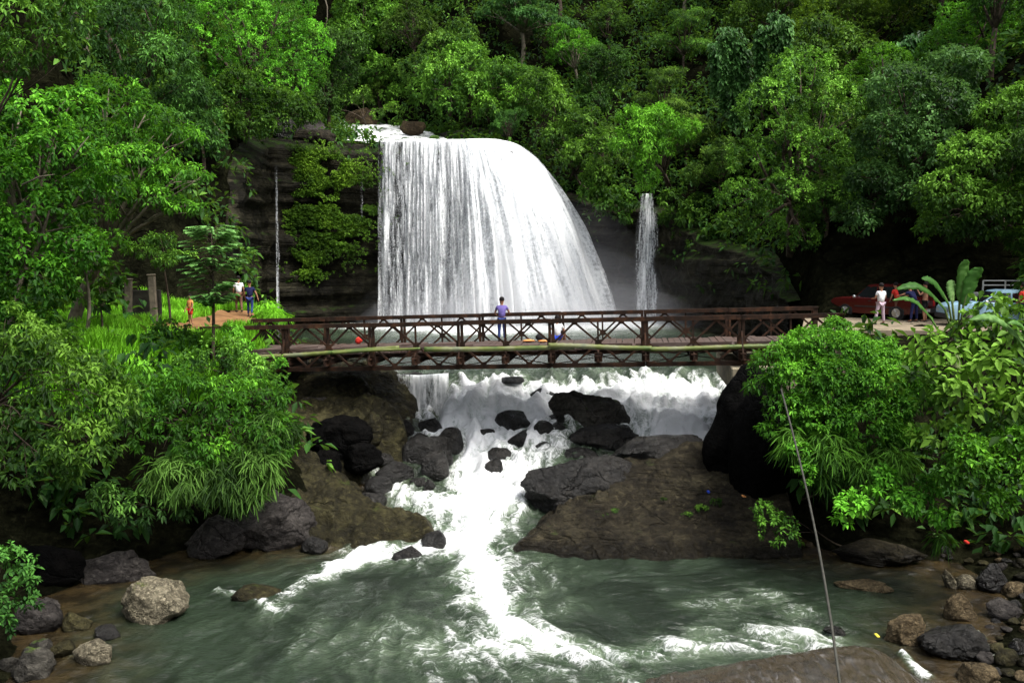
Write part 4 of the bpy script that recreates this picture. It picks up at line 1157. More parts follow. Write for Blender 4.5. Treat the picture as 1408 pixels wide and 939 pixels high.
# ------------------------------------------------------------------ rocks
def rock_mesh(r, sx, sy, sz, seed, facets=7, rough=.18, sub=4):
    bm = bmesh.new(); bmesh.ops.create_icosphere(bm, subdivisions=sub, radius=1)
    V = np.array([v.co[:] for v in bm.verts]); F = np.array([[v.index for v in f.verts] for f in bm.faces]); bm.free()
    V = V * (1 + .28 * fbm(V * 1.1 + seed, 3, seed))[:, None]
    for k in range(facets):
        n = unit(r.normal(size=3)); n[2] = abs(n[2]) * .8 if k % 2 else n[2]; n = unit(n); h = r.uniform(.55, .85)
        q = V @ n; m = q > h
        V[m] -= ((q[m] - h) * .88)[:, None] * n
    V = V * (1 + rough * fbm(V * 3 + seed, 4, seed + 1) + .35 * rough * fbm(V * 9 + seed, 3, seed + 2))[:, None]
    return V * np.array([sx, sy, sz]), F
def rock(label, px, pb, wp, hp, mat, seed, D=None, yr=.8, z=None, group=None, facets=7, rough=.18, rz=None, name='boulder', sink=.35, tilt=0, sub=4):
    """px,pb: middle of its foot; wp,hp: apparent width and height"""
    r = np.random.default_rng(seed)
    if D is None:
        zz = 0.0
        for _ in range(25):
            p = atz(px, pb, zz); zz = .5 * zz + .5 * float(W(p[1]) if z is None else tz(p[0], p[1]))
        D = p[1]
    foot = at(px, pb, D)
    sx = wp * D / FPX / 2; H = hp * D / FPX / math.cos(.15)
    sz = H * (1 + sink) / 2 * 1.1; sy = sx * yr
    V, F = rock_mesh(r, sx, sy, sz, seed, facets, rough, sub)
    a = r.uniform(-.5, .5) if rz is None else rz
    c, s = math.cos(a), math.sin(a)
    V = np.stack([V[:, 0] * c - V[:, 1] * s, V[:, 0] * s + V[:, 1] * c, V[:, 2]], 1)
    c, s = math.cos(tilt), math.sin(tilt)
    V = np.stack([V[:, 0] * c - V[:, 2] * s, V[:, 1], V[:, 0] * s + V[:, 2] * c], 1)
    k = sx * 2 / (V[:, 0].max() - V[:, 0].min()); V *= [k, 1, 1]
    V[:, 2] -= V[:, 2].min()
    V[:, 2] *= H * (1 + sink) / V[:, 2].max()
    o = link(name, np_mesh(name, V, F, True), M[mat])
    o.location = (foot[0], foot[1] + sy * .7, foot[2] - H * sink)
    tag(o, label, 'rock' if name != 'stone' else 'stone', group)
    return o

# sculpted rock patches: heights through surveyed points
def patch(name, label, pts, mat, seed, amp=.12, res=.07, ridge=.15, flat=1.0, pad=.6):
    P = np.array([at(*p[:3]) if abs(p[0]) > 40 else p[:3] for p in pts], float)
    x0, y0 = P[:, :2].min(0) - pad; x1, y1 = P[:, :2].max(0) + pad
    gx = np.arange(x0, x1, res); gy = np.arange(y0, y1, res)
    X, Y = np.meshgrid(gx, gy, indexing='ij'); X = X.ravel(); Y = Y.ravel()
    n = len(P)
    d = np.hypot(P[:, None, 0] - P[None, :, 0], P[:, None, 1] - P[None, :, 1])
    K = np.sqrt(d * d + .3)
    A = np.block([[K + np.eye(n) * -.02, np.c_[np.ones(n), P[:, :2]]], [np.c_[np.ones(n), P[:, :2]].T, np.zeros((3, 3))]])
    w_ = np.linalg.solve(A, np.r_[P[:, 2], 0, 0, 0])
    Z = np.zeros(len(X))
    for j in range(n): Z += w_[j] * np.sqrt((X - P[j, 0]) ** 2 + (Y - P[j, 1]) ** 2 + .3)
    Z += w_[n] + w_[n + 1] * X + w_[n + 2] * Y
    Q = np.stack([X, Y, Z], 1)
    n1 = fbm(Q * .7, 4, seed)
    Z = Z + amp * 2 * n1 - ridge * np.abs(fbm(Q * 1.6 + .4 * n1[:, None], 4, seed + 2)) * 2 + ridge * .5 + .3 * amp * fbm(Q * 6, 3, seed + 5)
    # cut where far from the surveyed points
    ex = np.minimum(np.minimum(X - x0, x1 - X), np.minimum(Y - y0, y1 - Y))
    Z = Z - (1 - sstep(0, pad * .9, ex)) * 2.5
    nx, ny = len(gx), len(gy)
    V = np.stack([X, Y, Z], 1); F = grid_faces(nx, ny)
    o = link(name, np_mesh(name, V, F, True), M[mat]); tag(o, label, 'rock'); return o

patch('boulder', 'huge brown rock sloping into the pool on the right', [
    (705, 752, 26.0), (722, 738, 26.5), (742, 758, 25.7), (800, 768, 25.3), (900, 776, 25.05), (1000, 772, 25.1), (1060, 755, 25.4),
    (740, 725, 26.4), (800, 720, 26.6), (900, 725, 26.3), (1000, 720, 26.2), (1050, 710, 26.3),
    (790, 690, 27.6), (870, 670, 27.8), (950, 670, 27.6), (1020, 670, 27.2), (1070, 650, 27.6),
    (850, 640, 29), (910, 612, 30), (960, 608, 30), (1000, 610, 29.6), (1050, 600, 29),
    (.2, 28.0, -.3), (-.2, 26.6, -.7), (1.4, 29.6, .2), (2.8, 31.2, .4), (5, 32, .9), (7, 32, 1.6),
    (.5, 24.9, -.9), (3, 24.2, -.8), (6, 24.1, -.8), (8, 24.5, -.6)], 'rock_brown', 3, amp=.09, ridge=.2, pad=.5)
rock('dark wet rock hump rising behind the huge brown rock', 805, 692, 168, 62, 'rock_dark', 11, D=27.9, yr=.5, rz=.2, tilt=.2, sub=5)
rock('black wet knob on the crest of the huge brown rock', 912, 634, 150, 32, 'rock_dark', 12, D=29.2, yr=.5, rz=.05, tilt=.08)
rock('tall black boulder beneath the right bridge end', 1042, 640, 130, 140, 'rock_black', 13, D=27.6, yr=.7, rz=.1, facets=4, rough=.1, sub=5, tilt=-.25)
rock('black rock shoulder behind the fern spray', 1055, 680, 90, 150, 'rock_black', 14, D=26.6, yr=.8, facets=4, rough=.1)
# mid river
rock('largest boulder in the rapids, mossy on top', 808, 592, 118, 54, 'rock_mid', 29, rz=.1, yr=.55, sub=5, sink=.9, facets=6, tilt=.12)
rock('long low boulder just below the mossy one', 832, 617, 108, 31, 'rock_dark', 22, rz=0, yr=.45, sub=5)
G = 'small wet rocks scattered in the rapids'
MID = [('flat rock awash left of the mossy boulder', 705, 590, 46, 18), ('dark stone leaning on the left foot of the mossy boulder', 748, 606, 32, 20), ('pointed stone between the mossy boulder and the long one', 772, 590, 46, 18),
       ('low stone just left of the long boulder', 765, 602, 28, 16), ('flat wet stone below the flat awash rock', 722, 612, 50, 14), ('sliver of rock left of the long boulder tip', 742, 622, 34, 10),
       ('broadest dark rock of the left rapids cluster', 578, 637, 50, 28), ('peaked dark rock at the right of the left cluster', 621, 617, 34, 22), ('small dark rock behind the broad one of the left cluster', 577, 614, 26, 14),
       ('round dark rock in the middle of the left cluster', 602, 624, 32, 18), ('lowest dark rock of the left cluster', 600, 655, 36, 26), ('little rounded rock on the right rim of the left cluster', 612, 638, 22, 14),
       ('lone small rock above the left cluster', 553, 596, 26, 14), ('long dark rock left below the cluster', 542, 662, 50, 19), ('tiny flat rock below the left cluster', 575, 667, 26, 7), ('round pebble-like rock below the left cluster', 590, 674, 16, 11),
       ('square black rock in the middle of the white water', 677, 657, 26, 20), ('tilted wet rock behind the square black one', 689, 640, 36, 18), ('small rock breaking the foam below the chute', 592, 756, 34, 20),
       ('dark rock awash left of the one below the chute', 562, 770, 40, 12), ('brownish rock awash at the tail of the left branch', 432, 761, 36, 17), ('low brown ledge breaking the water at the lower left', 345, 825, 64, 12),
       ('dark stone below the black boulders of the left bank', 505, 700, 46, 14)]
for i, (lb, x, y, w_, h_) in enumerate(MID): rock(lb, x, y, w_ * 1.1, h_ * 1.35, 'rock_dark' if i != 21 else 'rock_olive', 40 + i, group=G, yr=.7, sub=3, rough=.12)

for i, (lb, x, y, w_, h_) in enumerate([('squat dark rock in the fast water left of the black boulders', 520, 680, 40, 20), ('dark rock awash below the small cascade', 590, 592, 34, 14), ('low rock left of the small cascade foot', 520, 590, 46, 18),
       ('wet black rock at the inner corner of the left shelf', 505, 602, 34, 16), ('dark slab in the shallows under the left shelf', 540, 624, 44, 12), ('pair-like rock left of the broad cluster rock', 528, 640, 26, 14),
       ('dark rock cutting the foam left of the flat awash rock', 668, 600, 26, 9), ('wet rock below the long low boulder', 800, 632, 60, 12), ('dark wet knob right of the mossy boulder foot', 858, 596, 22, 10),
       ('low dark ledge just below the bridge in mid river', 700, 528, 40, 8), ('second low ledge under the bridge, right of the first', 745, 545, 36, 9)]):
    rock(lb, x, y, w_, h_ * 1.2, 'rock_dark', 70 + i * 3, group=G, yr=.7, sub=3, rough=.12)
# left bank
patch('boulder', 'brown rock shelf under the left end of the bridge', [
    (400, 560, 32), (420, 535, 33), (450, 530, 33.4), (500, 545, 32.6), (430, 515, 35), (480, 515, 35.4), (530, 560, 32.5), (540, 585, 31.4), (460, 570, 31.6), (500, 575, 31.4),
    (-8, 30, 2.6), (-4.0, 34.6, 2.4), (-3.9, 33, 1.6), (-4.2, 31, .9), (-5.5, 30, 1.2), (-5, 36.4, 4.0), (-7, 36.6, 4.3)], 'rock_olive', 5, amp=.16, ridge=.22, pad=.5)
rock('upper brown slab of the left shelf with a hooked nose', 470, 560, 95, 42, 'rock_olive', 62, D=33.6, yr=.6, facets=5, tilt=-.2, sub=5)
rock('dark stepped ledge behind the small cascade', 575, 566, 120, 54, 'rock_dark', 61, D=37.2, yr=.25, rz=0, facets=9, rough=.1)
rock('great black boulder leaning at the left edge of the rapids', 472, 630, 96, 56, 'rock_black', 63, D=30.2, yr=.8, tilt=-.3, sub=5, facets=5)
rock('olive boulder beside the black one on the left edge', 505, 612, 44, 46, 'rock_olive', 64, D=31, yr=.8, tilt=-.2)
rock('rounded black boulder low on the left edge', 492, 645, 60, 34, 'rock_black', 65, D=29.6)
rock('small black boulder behind the rounded one', 450, 650, 46, 30, 'rock_black', 66, D=29.4)
rock('pale-edged stone slab on the left shelf', 440, 565, 60, 18, 'rock_grey', 67, D=32.3, tilt=-.2)
patch('boulder', 'sharp-edged greenish rock tongue at the left of the chute', [
    (430, 655, 28.3), (440, 700, 27.2), (480, 715, 26.9), (470, 680, 27.6), (500, 690, 27.5), (530, 700, 27.2), (560, 717, 26.9), (590, 728, 26.6), (-1.9, 27.0, -.7), (-1.9, 27.9, -.4), (500, 730, 26.5), (430, 730, 26.6), (400, 690, 27.4), (400, 650, 28.4),
    (-2.6, 26.2, -.6), (-5, 25.6, -.7), (-7, 25.3, -.6), (-3.1, 28.4, .2), (-4.4, 29.4, .5), (-7.5, 28.5, 2.4)], 'rock_olive', 8, amp=.14, ridge=.24, pad=.45)
rock('purplish grey rock face along the left waterline', 375, 745, 120, 66, 'rock_grey', 71, D=25.9, yr=.6, sub=5)
rock('low purplish rock further left along the waterline', 290, 757, 95, 44, 'rock_grey', 72, D=25.3, yr=.6, sub=5)
rock('grey rock wedge by the dark water at the left', 150, 805, 110, 46, 'rock_grey', 73, D=23.4, yr=.5, sub=5)
rock('dim rock slab at the far left waterline', 60, 800, 110, 50, 'rock_black', 74, D=22.8, yr=.5)
# lower left foreground
rock('pale speckled boulder standing in the lower left pool', 207, 856, 98, 54, 'rock_pale', 81, yr=.75, rz=-.2, sub=5, sink=.25)
rock('mossy-topped wedge stone at the bottom left', 126, 914, 62, 34, 'rock_pale', 82, yr=.5, tilt=.3)
rock('brown stone behind the mossy wedge', 98, 868, 44, 26, 'rock_olive', 83)
rock('big rough stone in the bottom left corner', 34, 936, 58, 42, 'rock_mid', 84)
rock('brown boulder half under the corner bush', 40, 872, 70, 46, 'rock_grey', 85)
rock('small stone under the corner bush', 62, 845, 34, 22, 'rock_grey', 86)
rock('rust-brown stone in the shallows by the wedge', 80, 905, 40, 20, 'rock_olive', 87)
rock('flat stone at the very left edge of the shallows', 10, 925, 36, 22, 'rock_mid', 88)
rock('dark stone between the pale boulder and the corner rocks', 140, 880, 40, 16, 'rock_dark', 89)
rock('little mottled stone left of the wedge', 55, 905, 30, 26, 'rock_mid', 90)
# right shingle
rock('tan boulder at the head of the little right-hand spill', 1249, 886, 62, 38, 'rock_tan', 101, sub=5)
rock('wide wet boulder right of the tan one', 1318, 905, 92, 40, 'rock_dark', 102, sub=5)
rock('narrow cream slab leaning on the shingle', 1307, 808, 22, 26, 'rock_pale', 103, tilt=.6, yr=.5)
rock('cream block next to the leaning slab', 1333, 810, 30, 18, 'rock_pale', 104)
rock('dark pointed block on the shingle', 1369, 815, 44, 40, 'rock_dark', 105)
rock('yellow-brown sunken boulder in the shallows', 1327, 853, 48, 34, 'rock_tan', 106)
rock('flat yellowish block at the right edge', 1398, 822, 30, 20, 'rock_tan', 107)
rock('small dark stone near the hanging cable', 1150, 874, 32, 12, 'rock_dark', 108)
rock('long flat ledge breaking the shallows', 1195, 812, 80, 12, 'rock_tan', 109, yr=.4)
rock('tan stone cut by the lower frame edge', 1355, 946, 62, 26, 'rock_tan', 110)
rock('brown ledge under the dark bank', 1210, 772, 130, 22, 'rock_brown', 111, D=24.6, yr=.5)
rock('mottled stone right of the sunken boulder', 1385, 852, 50, 26, 'rock_grey', 112)
patch('boulder', 'smooth wet rock apron at the bottom right with water sliding over it', [
    (830, 944, 17.6), (900, 935, 17.8), (960, 924, 18.0), (1020, 912, 18.25), (1080, 901, 18.5), (1140, 894, 18.7), (1190, 892, 18.75), (1230, 910, 18.2),
    (1.6, 16.5, -.1), (3.5, 16, .12), (5.5, 16, .15), (7.5, 16, .1), (1, 17.6, -.4), (2, 18.8, -.5), (4, 19.4, -.5), (6, 19.8, -.5), (7.6, 19.8, -.4), (8.3, 18.4, -.2), (1, 15, -.3), (8, 15, -.2)], 'rock_wash', 12, amp=.05, ridge=.06, res=.05, pad=.4)
r = np.random.default_rng(77)
SG = 'loose stones on the right shingle'
sp_ = []
for k in range(400):
    px = r.uniform(1190, 1420); py = r.uniform(755, 945)
    if px < 1200 + (py - 755) * .12 + (90 if py < 790 else 0): continue
    if px < 1290 and py > 840: continue
    s = float(r.uniform(9, 30)) * (.6 + (py - 740) / 300)
    if any(abs(px - a) < (s + b) * .33 and abs(py - c) < (s + b) * .22 for a, c, b in sp_): continue
    if any(abs(px - a) < 30 and -14 < c - py < 30 for a, c in ((1249, 886), (1318, 905), (1307, 808), (1333, 810), (1369, 815), (1327, 853))): continue
    sp_.append((px, py, s))
    if len(sp_) > 78: break
for k, (px, py, s) in enumerate(sp_):
    m_ = ['rock_dark', 'rock_olive', 'rock_tan', 'rock_olive', 'rock_grey'][k % 5]
    word = {'rock_dark': 'dark wet', 'rock_grey': 'greyish', 'rock_tan': 'tan', 'rock_olive': 'olive-brown'}[m_]
    rock('small ' + word + ' loose stone lying on the right-hand shingle', px, py, s, s * r.uniform(.4, .65), m_, 300 + k, group=SG + ', ' + word, z=1, name='stone', sub=3, rough=.1)
# stones at lip, upper left
rock('big dark boulder perched at the left of the lip', 425, 188, 66, 28, 'rock_grey', 121, D=68.5, yr=.8, sink=.8)
rock('flat brown boulder under the dark one at the lip', 425, 197, 62, 20, 'rock_brown', 122, D=66.9, yr=.6, sink=.5)
rock('dark boulder left of the perched ones above the cliff', 388, 182, 34, 26, 'rock_dark', 123, D=68.5, sink=.8)
rock('small mossy stone in the water at the crest', 597, 191, 20, 5, 'rock_moss', 124, D=68.0, sink=.9)
rock('reddish earth bank beside the upper river', 492, 170, 50, 24, 'rock_red', 125, D=96, sink=.8)
rock('brown rock bank behind the water crest', 566, 177, 36, 11, 'rock_red', 126, D=80, sink=.8)
rock('grey rock slab right of the crest under the trees', 655, 188, 110, 14, 'rock_grey', 127, D=80, sink=.8, yr=.4)
rock('dark boulder at the water edge beyond the bridge', 1150, 440, 60, 24, 'rock_dark', 128, D=50)
rock('mottled boulder at the foot of the right cliff', 945, 420, 30, 16, 'rock_grey', 129, D=64, z=3.9)

# ------------------------------------------------------------------ litter on the brown rock
def bit(label, cat, px, py, D, w_, h_, mat):
    p = at(px, py, D); m = MB(); m.box((0, 0, 0), (w_, .12, h_)); o = m.build(cat, M[mat], bevel=.015); o.location = p; o.rotation_euler = (.4, .2, .5); tag(o, label, cat)
bit('scrap of orange wrapper lying on the brown rock', 'wrapper', 1024, 682, 26.85, .2, .04, 'cloth_orange')
bit('tiny blue bottle cap shape on the brown rock', 'litter', 974, 676, 27.3, .06, .07, 'cloth_blue')
bit('small red rag caught on the dark right bank', 'rag', 1329, 745, 22.9, .12, .06, 'cloth_red')
bit('tiny pale blue scrap on the left rock shelf', 'scrap', 504, 561, 32.0, .09, .06, 'cloth_blue')
bit('yellow leaf floating left of the tan boulder', 'leaf', 1206, 873, 19.2, .09, .03, 'cloth_yellow')
# ------------------------------------------------------------------ the iron panel bridge
A = Vector(at(277, 450, 32.2)); B = Vector(at(1158, 431, 29.3))
NP_ = 7; ex = (B - A); LEN = ex.length; PL = LEN / NP_
exu = ex.normalized(); ny_ = Vector((-exu.y, exu.x, 0)).normalized()
if ny_.y < 0: ny_ = -ny_
uz = exu.cross(ny_); uz = uz if uz.z > 0 else -uz
BR = empty('bridge', A - Vector((0, 0, 1.55))); tag(BR, 'rusty iron panel truss footbridge with a timber deck crossing below the falls', 'bridge')
BR.matrix_world = Matrix.Translation(BR.location)
rb = Matrix((exu, ny_, uz)).transposed().to_4x4()
BR.rotation_euler = rb.to_euler()
Hh = 1.5; WD = 4.35
r = random.Random(4)
def truss_panel(x0, y, back):
    m = MB(); x1 = x0 + PL; q = PL / 4; zc = Hh / 2; z0 = .06; z1 = Hh - .06
    for x in (x0 + .06, x1 - .06): m.box((x, y, zc), (.09, .09, Hh - .12))
    m.box((x0 + PL / 2, y, zc), (.06, .07, Hh - .12))
    for dx in (0, PL / 2):
        a = x0 + dx; b = a + q; c = a + 2 * q
        for (p, s) in (((a + .05, zc), (b, z1)), ((b, z1), (c, zc)), ((c, zc), (b, z0)), ((b, z0), (a + .05, zc))):
            m.bar((p[0], y, p[1]), (s[0], y, s[1]), .065, .065, (0, 1, 0))
    for xx in (x0 + PL / 2, x0 + .05, x1 - .05): m.box((xx, y - .002, zc), (.2, .03, .2))
    for xx in (x0 + q, x0 + 3 * q):
        for z in (z0 + .03, z1 - .03): m.box((xx, y - .002, z), (.2, .03, .09))
    o = m.build('truss_panel', M['iron'], BR)
    t_ = MB(); j = r.uniform(-.012, .012)
    for dy in (-.06, .06): t_.box((x0 + PL / 2, y + dy, Hh + j), (PL - .012, .05, .135))
    t_.box((x0 + PL / 2, y, Hh + .07 + j), (PL - .3, .13, .012))
    for xx in (x0 + .1, x1 - .1): t_.box((xx, y, Hh + j), (.12, .19, .15))
    t_.build('top_chord', M['iron'], BR)
    b_ = MB()
    for dy in (-.06, .06): b_.box((x0 + PL / 2, y + dy, 0), (PL - .012, .05, .12))
    b_.box((x0 + PL / 2, y, -.066), (PL - .05, .17, .012))
    for xx in (x0 + .1, x1 - .1): b_.box((xx, y, 0), (.12, .19, .16))
    b_.build('bottom_chord', M['iron'], BR)
for i in range(NP_):
    truss_panel(i * PL, 0, 0); truss_panel(i * PL, WD, 1)
for y in (0, WD):
    m = MB(); m.box((LEN + .03, y, Hh * .5 - .05), (.16, .16, Hh + .1)); m.box((LEN + .03, y, Hh + .03), (.22, .22, .05)); m.build('end_post', M['iron'], BR)
    m = MB(); m.box((-.04, y, Hh * .5 - .05), (.16, .16, Hh + .1)); m.build('end_post', M['iron'], BR)
ZD = .52
for i in range(NP_ * 2 + 1):
    x = i * PL / 2
    m = MB(); m.box((x, WD / 2, .24), (.06, WD + 1.0, .2)); m.box((x, WD / 2, .34), (.17, WD + 1.0, .02)); m.box((x, WD / 2, .14), (.17, WD + 1.0, .02))
    m.build('cross_beam', M['iron'], BR)
    if i % 2 == 1 or 1:
        m = MB(); m.bar((x, -.45, .3), (x, -.08, 1.05 if i % 2 == 0 else .5), .05, .05); m.box((x, -.16, .28), (.26, .12, .3)); m.build('bracket', M['iron'], BR)
m = MB()
for k in range(5): m.box((LEN / 2, .55 + k * (WD - 1.1) / 4, .405), (LEN, .09, .11))
m.build('stringer', M['iron'], BR)
m = MB(); x = .05; k = 0
while x < LEN - .1:
    w_ = r.uniform(.17, .24)
    if not (3.55 < x < 3.8 or 7.3 < x < 7.6): m.box((x + w_ / 2, WD / 2 + r.uniform(-.1, .1), ZD - .03 + r.uniform(-.012, .02)), (w_ - .02, WD - .62 + r.uniform(-.12, .12), .055), Matrix.Rotation(r.uniform(-.012, .012), 3, 'Z') @ Matrix.Rotation(r.uniform(-.01, .01), 3, 'Y'))
    x += w_; k += 1
m.build('deck', M['timber'], BR)
m = MB()
for (x0, x1, y, z) in ((9.2, 12.6, .62, ZD + .04), (12.7, 15.2, .66, ZD + .045), (15.3, 18.5, .6, ZD + .04), (5.2, 8.4, .6, ZD + .04), (1.5, 5.1, .64, ZD + .045), (18.6, 21.2, .62, ZD + .04)):
    m.box(((x0 + x1) / 2, y, z + .04), (x1 - x0, .12, .1))
m.build('kerb_beam', M['timber'], BR)
m = MB()
for i in range(0, NP_):
    m.bar((i * PL + .1, .1, .05), ((i + 1) * PL - .1, WD - .1, .05), .03, .03); m.bar(((i + 1) * PL - .1, .1, .05), (i * PL + .1, WD - .1, .05), .03, .03)
m.build('sway_brace', M['iron'], BR)
bpy.context.view_layer.update()
MB_ = BR.matrix_world.copy(); MB_ = Matrix.Translation(BR.location) @ rb
def bl(x, y, z): return MB_ @ Vector((x, y, z))
def s_of(px):  # along-bridge metres for a sight column on the near truss
    lo, hi = 0, LEN
    for _ in range(40):
        mid = (lo + hi) / 2; q = project(bl(mid, 0, Hh))[0]
        if q < px: lo = mid
        else: hi = mid
    return lo
# loose planks thrown on the damaged left part
for i, (x, y, a, l) in enumerate([(4.2, 1.2, .5, 2.2), (5.0, 1.8, .7, 2.0), (5.9, 1.4, .4, 2.4), (6.6, 2.2, .9, 1.8), (7.3, 1.3, .65, 2.1), (8.0, 1.9, .3, 2.3), (2.4, 1.5, .25, 2.6), (8.9, 1.1, .8, 1.6)]):
    m = MB(); m.box((0, 0, 0), (l, .2, .05)); o = m.build('loose_plank', M['timber'])
    o.matrix_world = Matrix.Translation(bl(x, y, ZD + .06 + .02 * (i % 3))) @ rb @ Matrix.Rotation(a, 4, 'Z') @ Matrix.Rotation(.03 * ((i % 3) - 1), 4, 'Y')
    tag(o, 'loose weathered plank lying askew on the left half of the bridge deck', 'plank', 'loose planks on the bridge deck')
# bamboo poles tied along the near side
def bamboo(label, x0, x1, z0, z1, y, rad):
    m = MB(); n = 14; pts = []; rr = []
    for k in range(n * 3 + 1):
        t_ = k / (n * 3); pts.append((x0 + (x1 - x0) * t_, y, z0 + (z1 - z0) * t_ + .01 * math.sin(t_ * 7 + x0))); rr.append(rad * (1.12 if k % 3 == 0 else 1) * (1 - .12 * t_))
    m.tube(pts, rr, 10); o = m.build('bamboo_pole', M['bamboo'], None, True)
    o.matrix_world = MB_; tag(o, label, 'bamboo pole')
y_ = -.27
bamboo('green bamboo pole at the left third of the truss', s_of(352), s_of(550), .46, .72, y_, .075)
bamboo('pale bamboo pole running from the left break to mid bridge', s_of(585), s_of(790), .64, .62, y_, .085)
bamboo('thick whitish-green bamboo pole right of mid bridge', s_of(755), s_of(895), .72, .56, y_ - .13, .085)
bamboo('long yellow-green bamboo pole reaching the right end of the bridge', s_of(885), s_of(1085), .52, .56, y_, .08)
bamboo('thin bamboo pole overlapping the left break', s_of(460), s_of(580), .60, .70, y_ - .12, .05)
# abutments, kept inside the banks
m = MB(); c = bl(LEN - 2.2, WD / 2, -.75); 
def block(name, lab, cat, x, y, z, sx, sy, sz, mat):
    m = MB(); m.box((0, 0, 0), (sx, sy, sz)); o = m.build(name, M[mat], bevel=.03); o.matrix_world = Matrix.Translation(bl(x, y, z)) @ rb; tag(o, lab, cat)
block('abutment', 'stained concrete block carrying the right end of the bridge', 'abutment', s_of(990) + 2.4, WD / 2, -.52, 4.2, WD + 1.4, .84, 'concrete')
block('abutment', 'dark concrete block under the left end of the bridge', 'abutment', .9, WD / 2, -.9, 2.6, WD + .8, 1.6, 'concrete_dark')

# ------------------------------------------------------------------ road edge, posts, path
def sheet(name, poly, zoff, mat, step=.35):
    P = np.array(poly, float); x0, y0 = P.min(0); x1, y1 = P.max(0)
    gx = np.arange(x0, x1 + step, step); gy = np.arange(y0, y1 + step, step)
    X, Y = np.meshgrid(gx, gy, indexing='ij'); X = X.ravel(); Y = Y.ravel()
    Z = terr(X, Y) + zoff
    n = len(P); c = np.zeros(len(X), bool)
    for i in range(n):
        xa, ya = P[i]; xb, yb = P[(i + 1) % n]
        if ya == yb: continue
        c ^= ((ya > Y) != (yb > Y)) & (X < (xb - xa) * (Y - ya) / (yb - ya) + xa)
    F = grid_faces(len(gx), len(gy)); F = F[c[F].sum(1) >= 3]
    return link(name, np_mesh(name, np.stack([X, Y, Z], 1), F, True), M[mat])
tag(sheet('path', [(-10.4, 32), (-13.2, 32), (-13.9, 38), (-14.6, 44.5), (-12.6, 45.5), (-11.6, 40), (-10.4, 36)], .05, 'dirt'), kind='structure')
# concrete road slab on the right
m = MB()
SL = [(9.6, 28.6), (10.3, 28.2), (12.3, 34.6), (17.6, 33.8), (30, 33.4), (30, 52), (17, 50), (14.6, 44.5), (13.2, 41), (11.7, 36.5)]
m.prism([(x, y) for x, y in SL], 5.45, 5.84, axis=2)
tag(m.build('road', M['road']), kind='structure')
p = at(1192, 446, 34.5)
m = MB(); m.box((0, 0, -.75), (.32, .32, 1.5)); o = m.build('concrete_post', M['concrete'], bevel=.02); o.location = (p[0], 34.42, 5.44); tag(o, 'short concrete post holding up the edge of the road slab', 'post')
m = MB(); m.box((0, 0, 0), (7.6, .3, 1.2)); o = m.build('retaining_wall', M['concrete_dark'], bevel=.02); o.location = (15.9, 35.0, 4.84); tag(o, 'dark wall set back under the road slab', 'wall')
# two stone posts and the ruined wall on the left
for i, (px, lab) in enumerate([(176, 'left one of the two weathered stone posts by the grass'), (212, 'right one of the two weathered stone posts, half in leaves')]):
    D = 34.5; b = at(px, 430, D); z = tz(b[0], b[1]); top = at(px, 384 if i == 0 else 378, D)[2]
    m = MB(); m.box((0, 0, (top - z) / 2 - .2), (.26, .26, top - z + .4)); m.box((0, 0, top - z), (.32, .32, .06))
    o = m.build('stone_post', M['bark_pale'], bevel=.03); o.location = (b[0], b[1], z); o.rotation_euler = (0, .03 * (1 - 2 * i), .2); tag(o, lab, 'post')
b = at(195, 410, 35.6); z = tz(b[0], b[1])
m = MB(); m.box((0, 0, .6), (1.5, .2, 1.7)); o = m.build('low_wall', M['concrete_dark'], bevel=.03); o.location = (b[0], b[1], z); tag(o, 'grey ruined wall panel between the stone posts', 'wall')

# cable from the right bank to the near rock
ca = np.array(at(1074, 535, 24.6)); cb = np.array(at(1150, 939, 14.6)); cc_ = cb + (cb - ca) * .12
pts = [ca + (cc_ - ca) * t_ + np.array([.22 * math.sin(math.pi * t_), 0, -.28 * math.sin(math.pi * t_)]) for t_ in np.linspace(0, 1, 30)]
m = MB(); m.tube(pts, .026, 8); tag(m.build('cable', M['cable'], None, True), 'slack grey cable hanging from the leafy right bank down to the water', 'cable')
# fallen pale branch on the left cliff and a leaning pole by the bridge end
def stick(label, pts, r0, mat='bark_pale', name='dead_branch'):
    m = MB(); m.tube(pts, list(np.linspace(r0, r0 * .3, len(pts))), 7); tag(m.build(name, M[mat], None, True), label, 'branch')
stick('bare pale branch poking out of the dark gap on the left', [at(265, 140, 56), at(285, 160, 56), at(300, 178, 56.2), at(312, 190, 56.4)], .09)
stick('bent grey branch showing among the left tree leaves', [at(30, 255, 26.6), at(55, 243, 26.6), at(75, 240, 26.7)], .035)
stick('short bare branch inside the bright left tree', [at(100, 218, 27), at(112, 200, 27), at(122, 188, 27.2)], .03)
stick('thin bare liana hanging at the top centre', [at(446, -5, 60), at(450, 10, 60), at(450, 28, 60), at(445, 40, 60)], .05)
# ------------------------------------------------------------------ people
def skin_grow(name, nodes, edges, mat, parent, root=0, sub=1):
    """nodes: [(x,y,z,r)]; one continuous surface"""
    me = bpy.data.meshes.new(name + '_s'); me.from_pydata([n[:3] for n in nodes], edges, [])
    o = bpy.data.objects.new(name + '_s', me); col.objects.link(o)
    o.modifiers.new('Skin', 'SKIN'); sv = me.skin_vertices[0].data
    for i, n in enumerate(nodes):
        rr = n[3] if hasattr(n[3], '__len__') else (n[3], n[3])
        sv[i].radius = rr; sv[i].use_root = (i == root)
    s = o.modifiers.new('Sub', 'SUBSURF'); s.levels = sub; s.render_levels = sub
    dg = bpy.context.evaluated_depsgraph_get(); ev = o.evaluated_get(dg)
    m2 = bpy.data.meshes.new_from_object(ev); m2.name = name
    bpy.data.objects.remove(o); bpy.data.meshes.remove(me)
    for p in m2.polygons: p.use_smooth = True
    m2.materials.clear()
    return link(name, m2, M[mat], parent)

